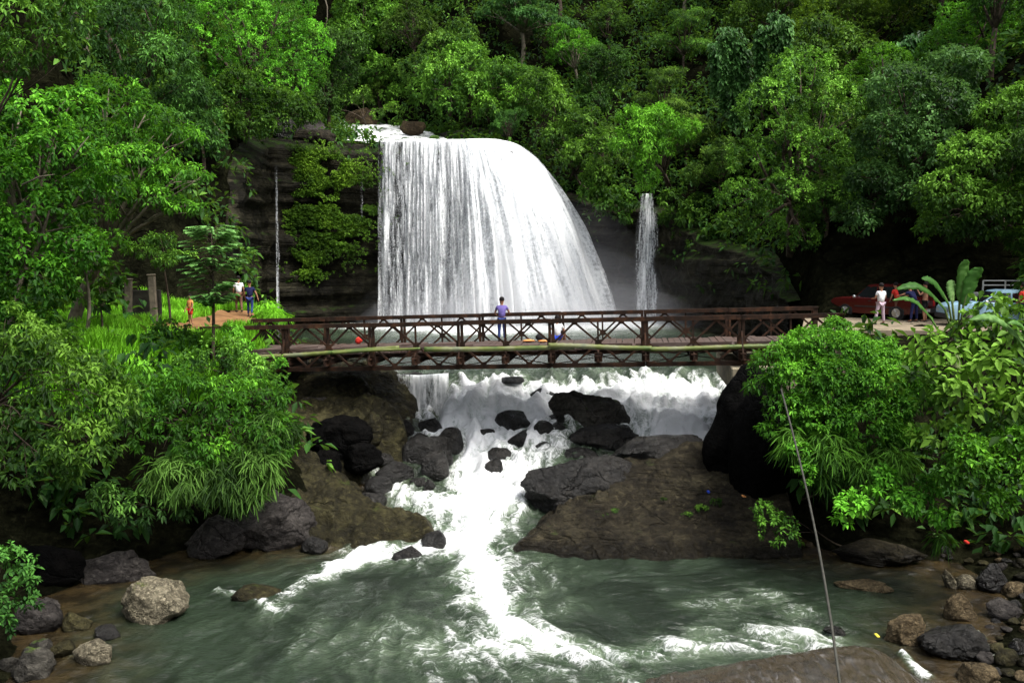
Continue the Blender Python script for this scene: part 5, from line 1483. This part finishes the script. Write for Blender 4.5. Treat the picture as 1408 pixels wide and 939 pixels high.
def person(label, loc, rz, h=1.65, pose='stand', shirt='cloth_white', legs='cloth_jeans', hair='hair', shorts=False, top=True, sleeve=.6, lean=0.0, armL=None, armR=None, group=None):
    o = empty('person', loc, rz); tag(o, label, 'person', group)
    k = h / 1.65
    V3 = lambda *a: Vector(a)
    pel = V3(0, 0, .90); 
    kneeL, ankL = V3(-.10, .03, .48), V3(-.11, -.02, .08)
    kneeR, ankR = V3(.10, .02, .48), V3(.12, -.02, .08)
    hipL, hipR = V3(-.09, 0, .86), V3(.09, 0, .86)
    if pose == 'walk': kneeL, ankL, kneeR, ankR = V3(-.1, .18, .5), V3(-.1, .16, .09), V3(.1, -.02, .48), V3(.1, -.26, .12)
    if pose == 'wide': kneeL, ankL, kneeR, ankR = V3(-.17, .02, .48), V3(-.24, 0, .08), V3(.14, .02, .48), V3(.2, .03, .08)
    if pose == 'sit':
        pel = V3(0, 0, .12); hipL, hipR = V3(-.09, 0, .11), V3(.09, 0, .11)
        kneeL, kneeR = V3(-.24, .38, .18), V3(.24, .38, .18); ankL, ankR = V3(-.16, .46, -.22), V3(.16, .46, -.22)
    up = V3(0, math.sin(lean), math.cos(lean))
    bel = pel + up * .14; che = pel + up * .36; nek = pel + up * .54
    hd = nek + (up * .6 + V3(0, .1, .8)).normalized() * .16; ht = hd + V3(0, .01, .08)
    shL, shR = che + up * .1 + V3(-.17, 0, 0), che + up * .1 + V3(.17, 0, 0)
    aL = armL or [(-.07, .02, -.28), (.02, .14, -.22)]; aR = armR or [(.07, .02, -.28), (-.02, .14, -.22)]
    elL = shL + V3(*aL[0]); wrL = elL + V3(*aL[1]); elR = shR + V3(*aR[0]); wrR = elR + V3(*aR[1])
    N = []; E = []
    def nd(p, r_, par=None):
        N.append((p.x * k, p.y * k, p.z * k, r_ * k)); i = len(N) - 1
        if par is not None: E.append((par, i))
        return i
    p0 = nd(pel, .115); b0 = nd(bel, .105, p0); c0 = nd(che, .125, b0); n0 = nd(nek, .052, c0); h0 = nd(hd, .088, n0); nd(ht, .085, h0)
    fc = V3(0, 1, 0)
    nd(hd + V3(0, .1, -.02), .018, h0)                      # nose
    for s in (-1, 1): nd(hd + V3(.088 * s, -.005, -.01), .018, h0)   # ears
    def arm(sh, el, wr, s):
        a = nd(sh, .052, c0); b = nd(el, .040, a); c = nd(wr, .027, b); d = (wr - el).normalized()
        palm = wr + d * .06; q = nd(palm, .030, c)
        sd = d.cross(V3(0, 0, 1)); sd = sd.normalized() if sd.length > .1 else V3(1, 0, 0)
        for f in range(4):
            off = sd * (-.03 + .02 * f); L_ = (.062, .075, .07, .055)[f]
            m_ = nd(palm + off + d * (.03 + L_ * .4), .0095, q); nd(palm + off + d * (.03 + L_) + V3(0, 0, -.012), .008, m_)
        m_ = nd(palm - sd * .045 * s, .011, q); nd(palm - sd * .055 * s + d * .035, .009, m_)
    arm(shL, elL, wrL, -1); arm(shR, elR, wrR, 1)
    for hp, kn, an in ((hipL, kneeL, ankL), (hipR, kneeR, ankR)):
        a = nd(hp, .082, p0); b = nd(kn, .055, a); c = nd(an, .036, b); nd(an + V3(0, .15, -.045), .032, c)
    body = skin_grow('body', N, E, 'skin', o, 0, 1)
    # face
    if True:
        m = MB()
        for s in (-1, 1): m.box((hd + V3(.032 * s, .084, .012)) * k, (.026 * k, .012 * k, .010 * k))
        m.box((hd + V3(0, .088, -.05)) * k, (.045 * k, .012 * k, .009 * k))
        m.build('face', M['hair'], o)
    # hair
    bm = bmesh.new(); bmesh.ops.create_uvsphere(bm, u_segments=16, v_segments=10, radius=1)
    for v in list(bm.verts):
        if v.co.z < -.35 or (v.co.y > .45 and v.co.z < .25): bm.verts.remove(v)
    for v in bm.verts:
        v.co = Vector((v.co.x * .104, v.co.y * .112, v.co.z * .112)) * k + (hd + V3(0, -.012, .05)) * k + Vector((random.uniform(-.004, .004),) * 3)
    me = bpy.data.meshes.new('hair'); bm.to_mesh(me); bm.free()
    for p in me.polygons: p.use_smooth = True
    ob = link('hair', me, M[hair], o); sm = ob.modifiers.new('thick', 'SOLIDIFY'); sm.thickness = .012
    # shirt
    if top:
        N, E = [], []
        q = nd(pel + up * .0, .145); b = nd(bel, .145, q); c = nd(che, .16, b); n_ = nd(nek - up * .03, .062, c)
        for sh, el in ((shL, elL), (shR, elR)):
            a = nd(sh, .066, c); nd(sh + (el - sh) * sleeve, .058, a)
        skin_grow('shirt', N, E, shirt, o, 0, 1)
    N, E = [], []
    q = nd(pel + up * .04, .124)
    for hp, kn, an in ((hipL, kneeL, ankL), (hipR, kneeR, ankR)):
        a = nd(hp, .098, q)
        if shorts: nd(hp + (kn - hp) * .8, .085, a)
        else: b = nd(kn, .068, a); nd(an + (kn - an) * .08, .055, b)
    skin_grow('shorts' if shorts else 'trousers', N, E, legs, o, 0, 1)
    for an in (ankL, ankR):
        m = MB(); m.box((an + V3(0, .06, -.055)) * k, (.09 * k, .25 * k, .05 * k)); m.build('shoe', M['cloth_black'], o, bevel=.012)
    return o

def on_deck(px, yloc):
    lo, hi = 0, LEN
    for _ in range(40):
        mid = (lo + hi) / 2
        if project(bl(mid, yloc, ZD))[0] < px: lo = mid
        else: hi = mid
    return bl(lo, yloc, ZD)
fdir = math.atan2(ny_.x, ny_.y)
p = on_deck(690, WD - .42)
person('person in a violet T-shirt and jeans leaning on the far rail of the bridge', p, .05, 1.6, 'stand', 'cloth_purple', 'cloth_jeans', lean=.06,
       armL=[(-.1, .08, -.24), (.04, .2, -.08)], armR=[(.12, .06, -.22), (.02, .2, -.06)])
p = on_deck(766, WD - .55)
person('person in a white shirt and blue shorts sitting on the bridge deck edge', p + Vector((0, 0, .02)), 0, 1.6, 'sit', 'cloth_white', 'cloth_blue', shorts=True,
       armL=[(-.12, .02, -.24), (-.02, .1, -.22)], armR=[(.12, .02, -.24), (.02, .1, -.22)])
p = at(344, 434, 43.5); z = max(tz(p[0], p[1]) + .03, 0); print('navy', z, p)
person('person in a navy T-shirt and blue jeans walking off along the left path', (p[0], p[1], z), .15, 1.66, 'walk', 'cloth_navy', 'cloth_jeans',
       armR=[(.14, -.02, -.26), (.06, .02, -.22)])
p = at(329, 432, 44.6); z = tz(p[0], p[1]) + .05
person('person in a white shirt half hidden behind the sapling', (p[0], p[1], z), .4, 1.68, 'walk', 'cloth_white', 'cloth_brown')
p = at(262, 440, 37.5); z = tz(p[0], p[1]) + .05
person('child in an orange top and red shorts on the dirt path at the left', (p[0], p[1], z), 2.6, 1.2, 'stand', 'cloth_orange', 'cloth_red', shorts=True)
ZR = 5.84
def on_road(px, py): return atz(px, py, ZR)
p = on_road(1210, 446)
person('person in a white T-shirt and pale trousers standing by the dark red car', tuple(p), .25, 1.62 * p[1] / 37.7, 'wide', 'cloth_white', 'cloth_pink', armL=[(-.08, .04, -.25), (.05, .2, -.02)], armR=[(.08, .04, -.25), (-.02, .2, -.08)])
p = on_road(1257, 443)
person('person in a navy shirt bent over the back of the dark red car', tuple(p), .5, 1.6, 'wide', 'cloth_navy', 'cloth_navy', lean=.5, armL=[(-.12, .2, -.1), (.0, .2, -.05)], armR=[(.12, .2, -.12), (0, .22, -.05)])
p = on_road(1241, 441)
person('person in a red shirt leaning into the car tailgate', (p[0], p[1] + .5, ZR), .3, 1.6, 'stand', 'cloth_red', 'cloth_brown', lean=.35, armR=[(.1, .2, -.1), (0, .2, .02)])
p = on_road(1274, 443)
person('bare-chested person standing behind the car with arms raised', (p[0], p[1] + .2, ZR), .8, 1.62, 'stand', 'cloth_brown', 'cloth_black', top=False, shorts=True, armL=[(-.1, .12, -.2), (.04, .12, .2)], armR=[(.14, .05, -.2), (-.02, .14, .2)])
p = at(1405, 441, 36)
person('person in a bright red shirt at the right edge by the white truck', (p[0], p[1], ZR), .6, 1.66, 'stand', 'cloth_red', 'cloth_jeans')
# things left on the deck
def blob(name, label, cat, loc, s, mat, seed):
    r_ = np.random.default_rng(seed); V, F = rock_mesh(r_, *s, seed, 3, .1, 3); V[:, 2] -= V[:, 2].min()
    o = link(name, np_mesh(name, V, F, True), M[mat]); o.location = loc; tag(o, label, cat); return o
blob('bag', 'black bag left on the bridge deck to the right of the leaning person', 'bag', on_deck(742, WD - .9), (.16, .12, .14), 'cloth_black', 1)
blob('towel', 'crumpled orange towel on the deck beside the black bag', 'towel', on_deck(728, WD - 1.1), (.24, .16, .05), 'cloth_orange', 2)
blob('towel', 'second orange cloth on the deck, right of the black bag', 'towel', on_deck(750, WD - 1.2), (.26, .16, .045), 'cloth_orange', 3)
blob('bundle', 'small red bundle on the damaged part of the deck', 'bundle', on_deck(493, WD - .7), (.16, .14, .16), 'cloth_red', 4)

# ------------------------------------------------------------------ vehicles
def car(name, label, loc, rz, paint, L=4.3, Wd=1.68, H=1.56, wagon=True, cat='car', s=1.0):
    """x forward, origin on the road under the middle"""
    o = empty(name, loc, rz); o.scale = (s, s, s); tag(o, label, cat)
    hw = Wd / 2
    # body side profile, lower
    st = [(-L / 2, .42, .84), (-L / 2 + .06, .30, .95), (-L / 2 + .5, .25, .97), (-.6, .22, .97), (.55, .22, .97), (.75, .23, .97), (1.2, .25, .96), (L / 2 - .35, .27, .92), (L / 2 - .10, .28, .86), (L / 2, .34, .76)]
    V = []; F = []; n = 0
    ring = [(-1, 0, .0), (-1.0, .25, 0), (-1.02, .6, 0), (-.97, .93, 0), (-.86, 1, 0), (0, 1.02, 0), (.86, 1, 0), (.97, .93, 0), (1.02, .6, 0), (1.0, .25, 0), (1, 0, 0), (0, 0, 0)]
    for i, (x, z0, z1) in enumerate(st):
        tw = .93 if i in (0, len(st) - 1) else .95 if i in (1, len(st) - 2) else 1
        for (yy, t_, _) in ring: V.append((x, yy * hw * tw, z0 + (z1 - z0) * t_))
    m_ = len(ring)
    for i in range(len(st) - 1):
        for k in range(m_): F.append((i * m_ + k, i * m_ + (k + 1) % m_, (i + 1) * m_ + (k + 1) % m_, (i + 1) * m_ + k))
    F.append(tuple(range(m_))); F.append(tuple((len(st) - 1) * m_ + k for k in range(m_))[::-1])
    # greenhouse
    b = len(V)
    rear = -L / 2 + .08 if wagon else -L / 2 + .75
    gh = [(rear, .90, .9), (rear + .28, H - .06, .76), (rear + .6, H, .78), (-.1, H + .01, .79), (.22, H - .03, .77), (.95, .90, .90)]
    for x, z, w_ in gh:
        for yy in (-1, 1): V.append((x, yy * hw * w_, z))
    for yy in (0, 1): F.append(tuple(b + 2 * i + yy for i in range(6)))
    for i in range(5): F.append((b + 2 * i, b + 2 * i + 1, b + 2 * i + 3, b + 2 * i + 2))
    m = MB(); m.add(V, F); body = m.build('body', M[paint], o)
    for p in body.data.polygons: p.use_smooth = True
    try: body.data.set_sharp_from_angle(angle=R(32))
    except Exception: pass
    # windows (proud of the body)
    def pane(nm, pts, mat='glass', th=.006):
        pts = [Vector(p) for p in pts]; nrm = (pts[1] - pts[0]).cross(pts[2] - pts[0]).normalized()
        cc = sum(pts, Vector()) / len(pts)
        if nrm.dot(cc - Vector((0, 0, .7))) < 0: nrm = -nrm
        V = [p + nrm * th for p in pts] + [p - nrm * .01 for p in pts]; k = len(pts)
        F = [tuple(range(k)), tuple(range(k, 2 * k))[::-1]] + [(i, (i + 1) % k, k + (i + 1) % k, k + i) for i in range(k)]
        mm = MB(); mm.add(V, F); return mm.build(nm, M[mat], o)
    zt, zb = H - .11, .96
    def yat(z): return hw * (.90 + (.775 - .90) * (z - .90) / (H - .90)) + .004
    for sd in (-1, 1):
        f = lambda x, z: (x, sd * yat(z), z)
        pane('window', [f(.80, zb), f(.30, zt), f(-.20, zt), f(-.20, zb)])
        pane('window', [f(-.27, zb), f(-.27, zt), f(-1.02, zt), f(-1.1, zb)])
        if wagon: pane('window', [f(-1.18, zb), f(-1.12, zt), f(rear + .33, zt), f(rear + .16, zb)])
        mm = MB(); mm.box((.78, sd * (hw + .09), .98), (.12, .16, .12)); mm.build('mirror', M['chrome'], o, bevel=.03)
        mm = MB(); mm.box((-.25, sd * (hw * 1.02 + .004), .55), (2.1, .02, .05)); mm.build('side_trim', M['trim'], o)
        for xd in (.25, -.78):
            mm = MB(); mm.box((xd - .2, sd * (hw * 1.0 + .006), .80), (.14, .025, .03)); mm.build('door_handle', M['trim'], o)
        mm = MB(); mm.box((-L / 2 + .03, sd * (hw * .80), .74), (.1, .16, .26)); mm.build('tail_light', M['lamp_red'], o, bevel=.02)
        mm = MB(); mm.box((L / 2 - .07, sd * (hw * .68), .61), (.14, .34, .13)); mm.build('headlight', M['lamp_clear'], o, bevel=.02)
    pane('windscreen', [(.90, -hw * .80, .955), (.90, hw * .80, .955), (.30, hw * .70, H - .08), (.30, -hw * .70, H - .08)])
    pane('rear_window', [(rear + .05, -hw * .78, .99), (rear + .05, hw * .78, .99), (rear + .24, hw * .68, H - .14), (rear + .24, -hw * .68, H - .14)])
    mm = MB(); mm.box((L / 2 - .02, 0, .40), (.16, Wd * .93, .2)); mm.build('bumper', M['trim'], o, bevel=.03)
    mm = MB(); mm.box((-L / 2 + .0, 0, .42), (.18, Wd * .93, .2)); mm.build('bumper', M['trim'], o, bevel=.03)
    mm = MB(); mm.box((-L / 2 - .095, 0, .44), (.015, .40, .12)); mm.build('plate', M['lamp_clear'], o)
    for xw in (1.30, -1.28):
        for sd in (-1, 1):
            mm = MB(); mm.tube([(xw, sd * (hw - .24), .33), (xw, sd * (hw + .005), .33)], .375, 22); mm.build('wheel_arch', M['trim'], o)
            w = MB(); w.tube([(xw, sd * (hw - .2), .31), (xw, sd * (hw - .18), .31), (xw, sd * (hw + .01), .31), (xw, sd * (hw + .03), .31)], [.29, .31, .31, .285], 26)
            wo = w.build('wheel', M['rubber'], o, False)
            rm = MB(); rm.tube([(xw, sd * (hw + .02), .31), (xw, sd * (hw + .037), .31)], .20, 22)
            for a in range(6):
                an = a * math.pi / 3; rm.bar((xw, sd * (hw + .045), .31), (xw + .19 * math.cos(an), sd * (hw + .042), .31 + .19 * math.sin(an)), .03, .05, (0, 1, 0))
            rm.build('rim', M['chrome'], wo)
    return o
hd_ = math.atan2(.80, -.60)
pf = np.array(atz(1165, 432, ZR)); pr = np.array(atz(1228, 441, ZR))
print('wheel pts', pf, pr, math.degrees(math.atan2(pf[1] - pr[1], pf[0] - pr[0])), np.linalg.norm(pf - pr))
head = math.atan2(pf[1] - pr[1], pf[0] - pr[0]); sc_ = 1.0
mid = (pf + pr) / 2; left = np.array([-math.sin(head), math.cos(head), 0])
CARW = np.linalg.norm(pf - pr)
los = unit(np.array([mid[0], mid[1], 0])); prp = np.array([-los[1], los[0], 0])
fw = prp * math.cos(R(33)) + los * math.sin(R(33)); head = math.atan2(fw[1], fw[0])
mid = at(1197, 437, 41.3); left = np.array([-fw[1], fw[0], 0]); c_ = mid - left * .8
car('parked_car', 'dark red estate car parked nose to the cliff at the right bridge end', (c_[0], c_[1], ZR), head, 'paint_red', s=1.0)
p = atz(1368, 436, ZR)
p = at(1372, 430, 37.0)
car('parked_car', 'light blue car hidden up to its windows by the right-hand shrubs', (p[0], 37.0, ZR), R(172), 'paint_blue', wagon=False, H=1.45)
# white truck with a stake rack, mostly out of frame
p = at(1392, 430, 41)
tr_ = empty('truck', (p[0] + 1.5, 41, ZR), R(2)); tag(tr_, 'white pickup truck with a pipe rack at the right edge', 'truck')
m = MB(); m.prism([(-1.0, .5), (2.4, .5), (2.4, 1.15), (1.7, 1.25), (1.3, 1.95), (-.3, 1.98), (-.42, 1.2), (-1.0, 1.2)], -.85, .85, 1); m.build('cab', M['paint_white'], tr_, bevel=.05)
m = MB(); m.box((-2.2, 0, .85), (2.6, 1.7, .7)); m.build('cargo_bed', M['paint_white'], tr_, bevel=.03)
for sd in (-1, 1):
    m = MB(); m.prism([(-.22, 1.28), (1.15, 1.28), (.98, 1.84), (-.16, 1.86)], sd * .852, sd * .862, 1); m.build('window', M['glass'], tr_)
m = MB(); m.box((1.62, 0, 1.6), (.03, 1.4, .5), Matrix.Rotation(-.52, 3, 'Y')); m.build('windscreen', M['glass'], tr_)
m = MB()
for x in (1.35, .3, -.6, -1.5, -2.4, -3.4):
    for y in (-.82, .82): m.bar((x, y, 1.2), (x, y, 2.35 if x > -2 else 1.75), .05, .05)
for z, x0, x1 in ((2.35, 1.35, -1.5), (2.15, 1.35, -1.5), (1.75, -.6, -3.4), (1.55, -.6, -3.4)):
    for y in (-.82, .82): m.bar((x0, y, z), (x1, y, z), .05, .05)
for x in (1.35, .3, -.6, -1.5): m.bar((x, -.82, 2.35), (x, .82, 2.35), .05, .05)
m.build('rack', M['paint_white'], tr_)
for x in (1.6, -2.3):
    for y in (-.75, .75):
        w = MB(); w.tube([(x, y - .1, .36), (x, y + .1, .36)], .36, 22); wo = w.build('wheel', M['rubber'], tr_)
        w = MB(); w.tube([(x, y - .11, .36), (x, y + .11, .36)], .2, 16); w.build('rim', M['chrome'], wo)

# ------------------------------------------------------------------ banana plant
def banana(label, base, leaves, seed):
    b = base; o = empty('banana_plant', b); tag(o, label, 'banana plant'); r = np.random.default_rng(seed); B = np.array(b)
    m = MB(); m.tube([(0, 0, -.3), (.02, 0, .6), (0, 0, 1.5)], [.16, .13, .09], 10); m.build('stem', M['banana_stem'], o, True)
    for (a, tip, wd) in leaves:
        a = np.array(a) - B; tip = np.array(tip) - B; n = 22
        L_ = np.linalg.norm(tip - a); d = unit(tip - a); side = unit(np.cross(d, [0.15, -.6, .8])); nn = np.cross(side, d)
        V = []; 
        for i in range(n + 1):
            t_ = i / n; c = a + (tip - a) * t_ + np.array([0, 0, 1]) * L_ * .22 * math.sin(math.pi * t_) 
            w_ = wd * (math.sin(math.pi * min(1, t_ * .93 + .07)) ** .55) * (1 + .12 * r.normal() * (r.random() < .3))
            if i == n: w_ = .01
            for q in (-1, -.5, 0, .5, 1):
                V.append(c + side * w_ * q * .5 + nn * (-.16 * w_ * abs(q) ** 1.5 + .015 * r.normal() * abs(q)))
        F = grid_faces(n + 1, 5); V = np.array(V)
        t__ = np.clip(.5 + r.normal(0, .1, len(V)) + .25 * r.normal(), 0, 1)
        me = np_mesh('leaf_blade', V, F, True, attrs={'tint': t__})
        lf = link('leaf', me, M['banana'], o); sm = lf.modifiers.new('thick', 'SOLIDIFY'); sm.thickness = .006
        mm = MB(); mm.tube([np.array([0, 0, 1.4])] + [a + (tip - a) * q + np.array([0, 0, 1]) * L_ * .22 * math.sin(math.pi * q) - nn * .02 for q in np.linspace(0, .97, 9)], list(np.linspace(.035, .008, 10)), 6)
        mm.build('midrib', M['banana_stem'], lf, True)
bx = at(1316, 470, 26.5)
banana('banana plant with broad upright leaves in front of the parked vehicles', (bx[0], bx[1], bx[2] - 1.6),
       [(at(1305, 418, 26.4), at(1267, 383, 26.2), .36), (at(1300, 425, 26.3), at(1232, 398, 26.0), .34), (at(1320, 415, 26.5), at(1330, 357, 26.4), .34),
        (at(1325, 420, 26.4), at(1350, 368, 26.2), .38), (at(1310, 415, 26.5), at(1308, 385, 26.6), .3), (at(1290, 452, 26.0), at(1227, 413, 25.7), .22)], 1)
bx = at(1400, 520, 21.0)
banana('second banana plant with long leaves arching low at the right edge', (bx[0] + .6, bx[1], bx[2] - 1.2),
       [(at(1412, 480, 21), at(1332, 440, 20.8), .28), (at(1420, 470, 21), at(1385, 445, 20.7), .2), (at(1430, 455, 21), at(1460, 400, 21), .3)], 2)
EXPOSURE = 1.92
# ------------------------------------------------------------------ light and camera
w = bpy.data.worlds.new('World'); scene.world = w; w.use_nodes = True
nt = w.node_tree; nt.nodes.clear()
sk = nt.nodes.new('ShaderNodeTexSky'); sk.sky_type = 'NISHITA'; sk.sun_disc = False
SUN_EL, SUN_AZ = R(60), R(126)
sk.sun_elevation = SUN_EL; sk.sun_rotation = SUN_AZ; sk.dust_density = 4; sk.air_density = 1; sk.ozone_density = 1
bg = nt.nodes.new('ShaderNodeBackground'); bg.inputs['Strength'].default_value = .085
ow = nt.nodes.new('ShaderNodeOutputWorld')
hsv = nt.nodes.new('ShaderNodeHueSaturation'); hsv.inputs['Saturation'].default_value = .35
nt.links.new(sk.outputs[0], hsv.inputs['Color']); nt.links.new(hsv.outputs[0], bg.inputs[0]); nt.links.new(bg.outputs[0], ow.inputs[0])
ld = bpy.data.lights.new('sun', 'SUN'); ld.energy = 1.35; ld.angle = R(24); ld.color = (1, .97, .92)
lo = bpy.data.objects.new('sun', ld); col.objects.link(lo)
sd_ = Vector((math.sin(SUN_AZ) * math.cos(SUN_EL), math.cos(SUN_AZ) * math.cos(SUN_EL), math.sin(SUN_EL)))
lo.rotation_euler = sd_.to_track_quat('Z', 'Y').to_euler(); lo.location = (0, 0, 60)

cd = bpy.data.cameras.new('camera'); co = bpy.data.objects.new('camera', cd); col.objects.link(co)
cd.sensor_width = 36; cd.lens = 36 * FPX / 1408; cd.clip_end = 1000; cd.clip_start = .1
co.location = (0, 0, CAMZ); co.rotation_euler = (math.pi / 2 - PITCH, 0, 0)
scene.camera = co
scene.view_settings.view_transform = 'Standard'; scene.view_settings.look = 'None'
scene.view_settings.exposure = EXPOSURE; scene.view_settings.gamma = 1
scene.render.engine = 'CYCLES'
cy_ = scene.cycles
cy_.max_bounces = 6; cy_.diffuse_bounces = 1; cy_.glossy_bounces = 2; cy_.transmission_bounces = 2
cy_.transparent_max_bounces = 10; cy_.volume_bounces = 0
cy_.use_denoising = True
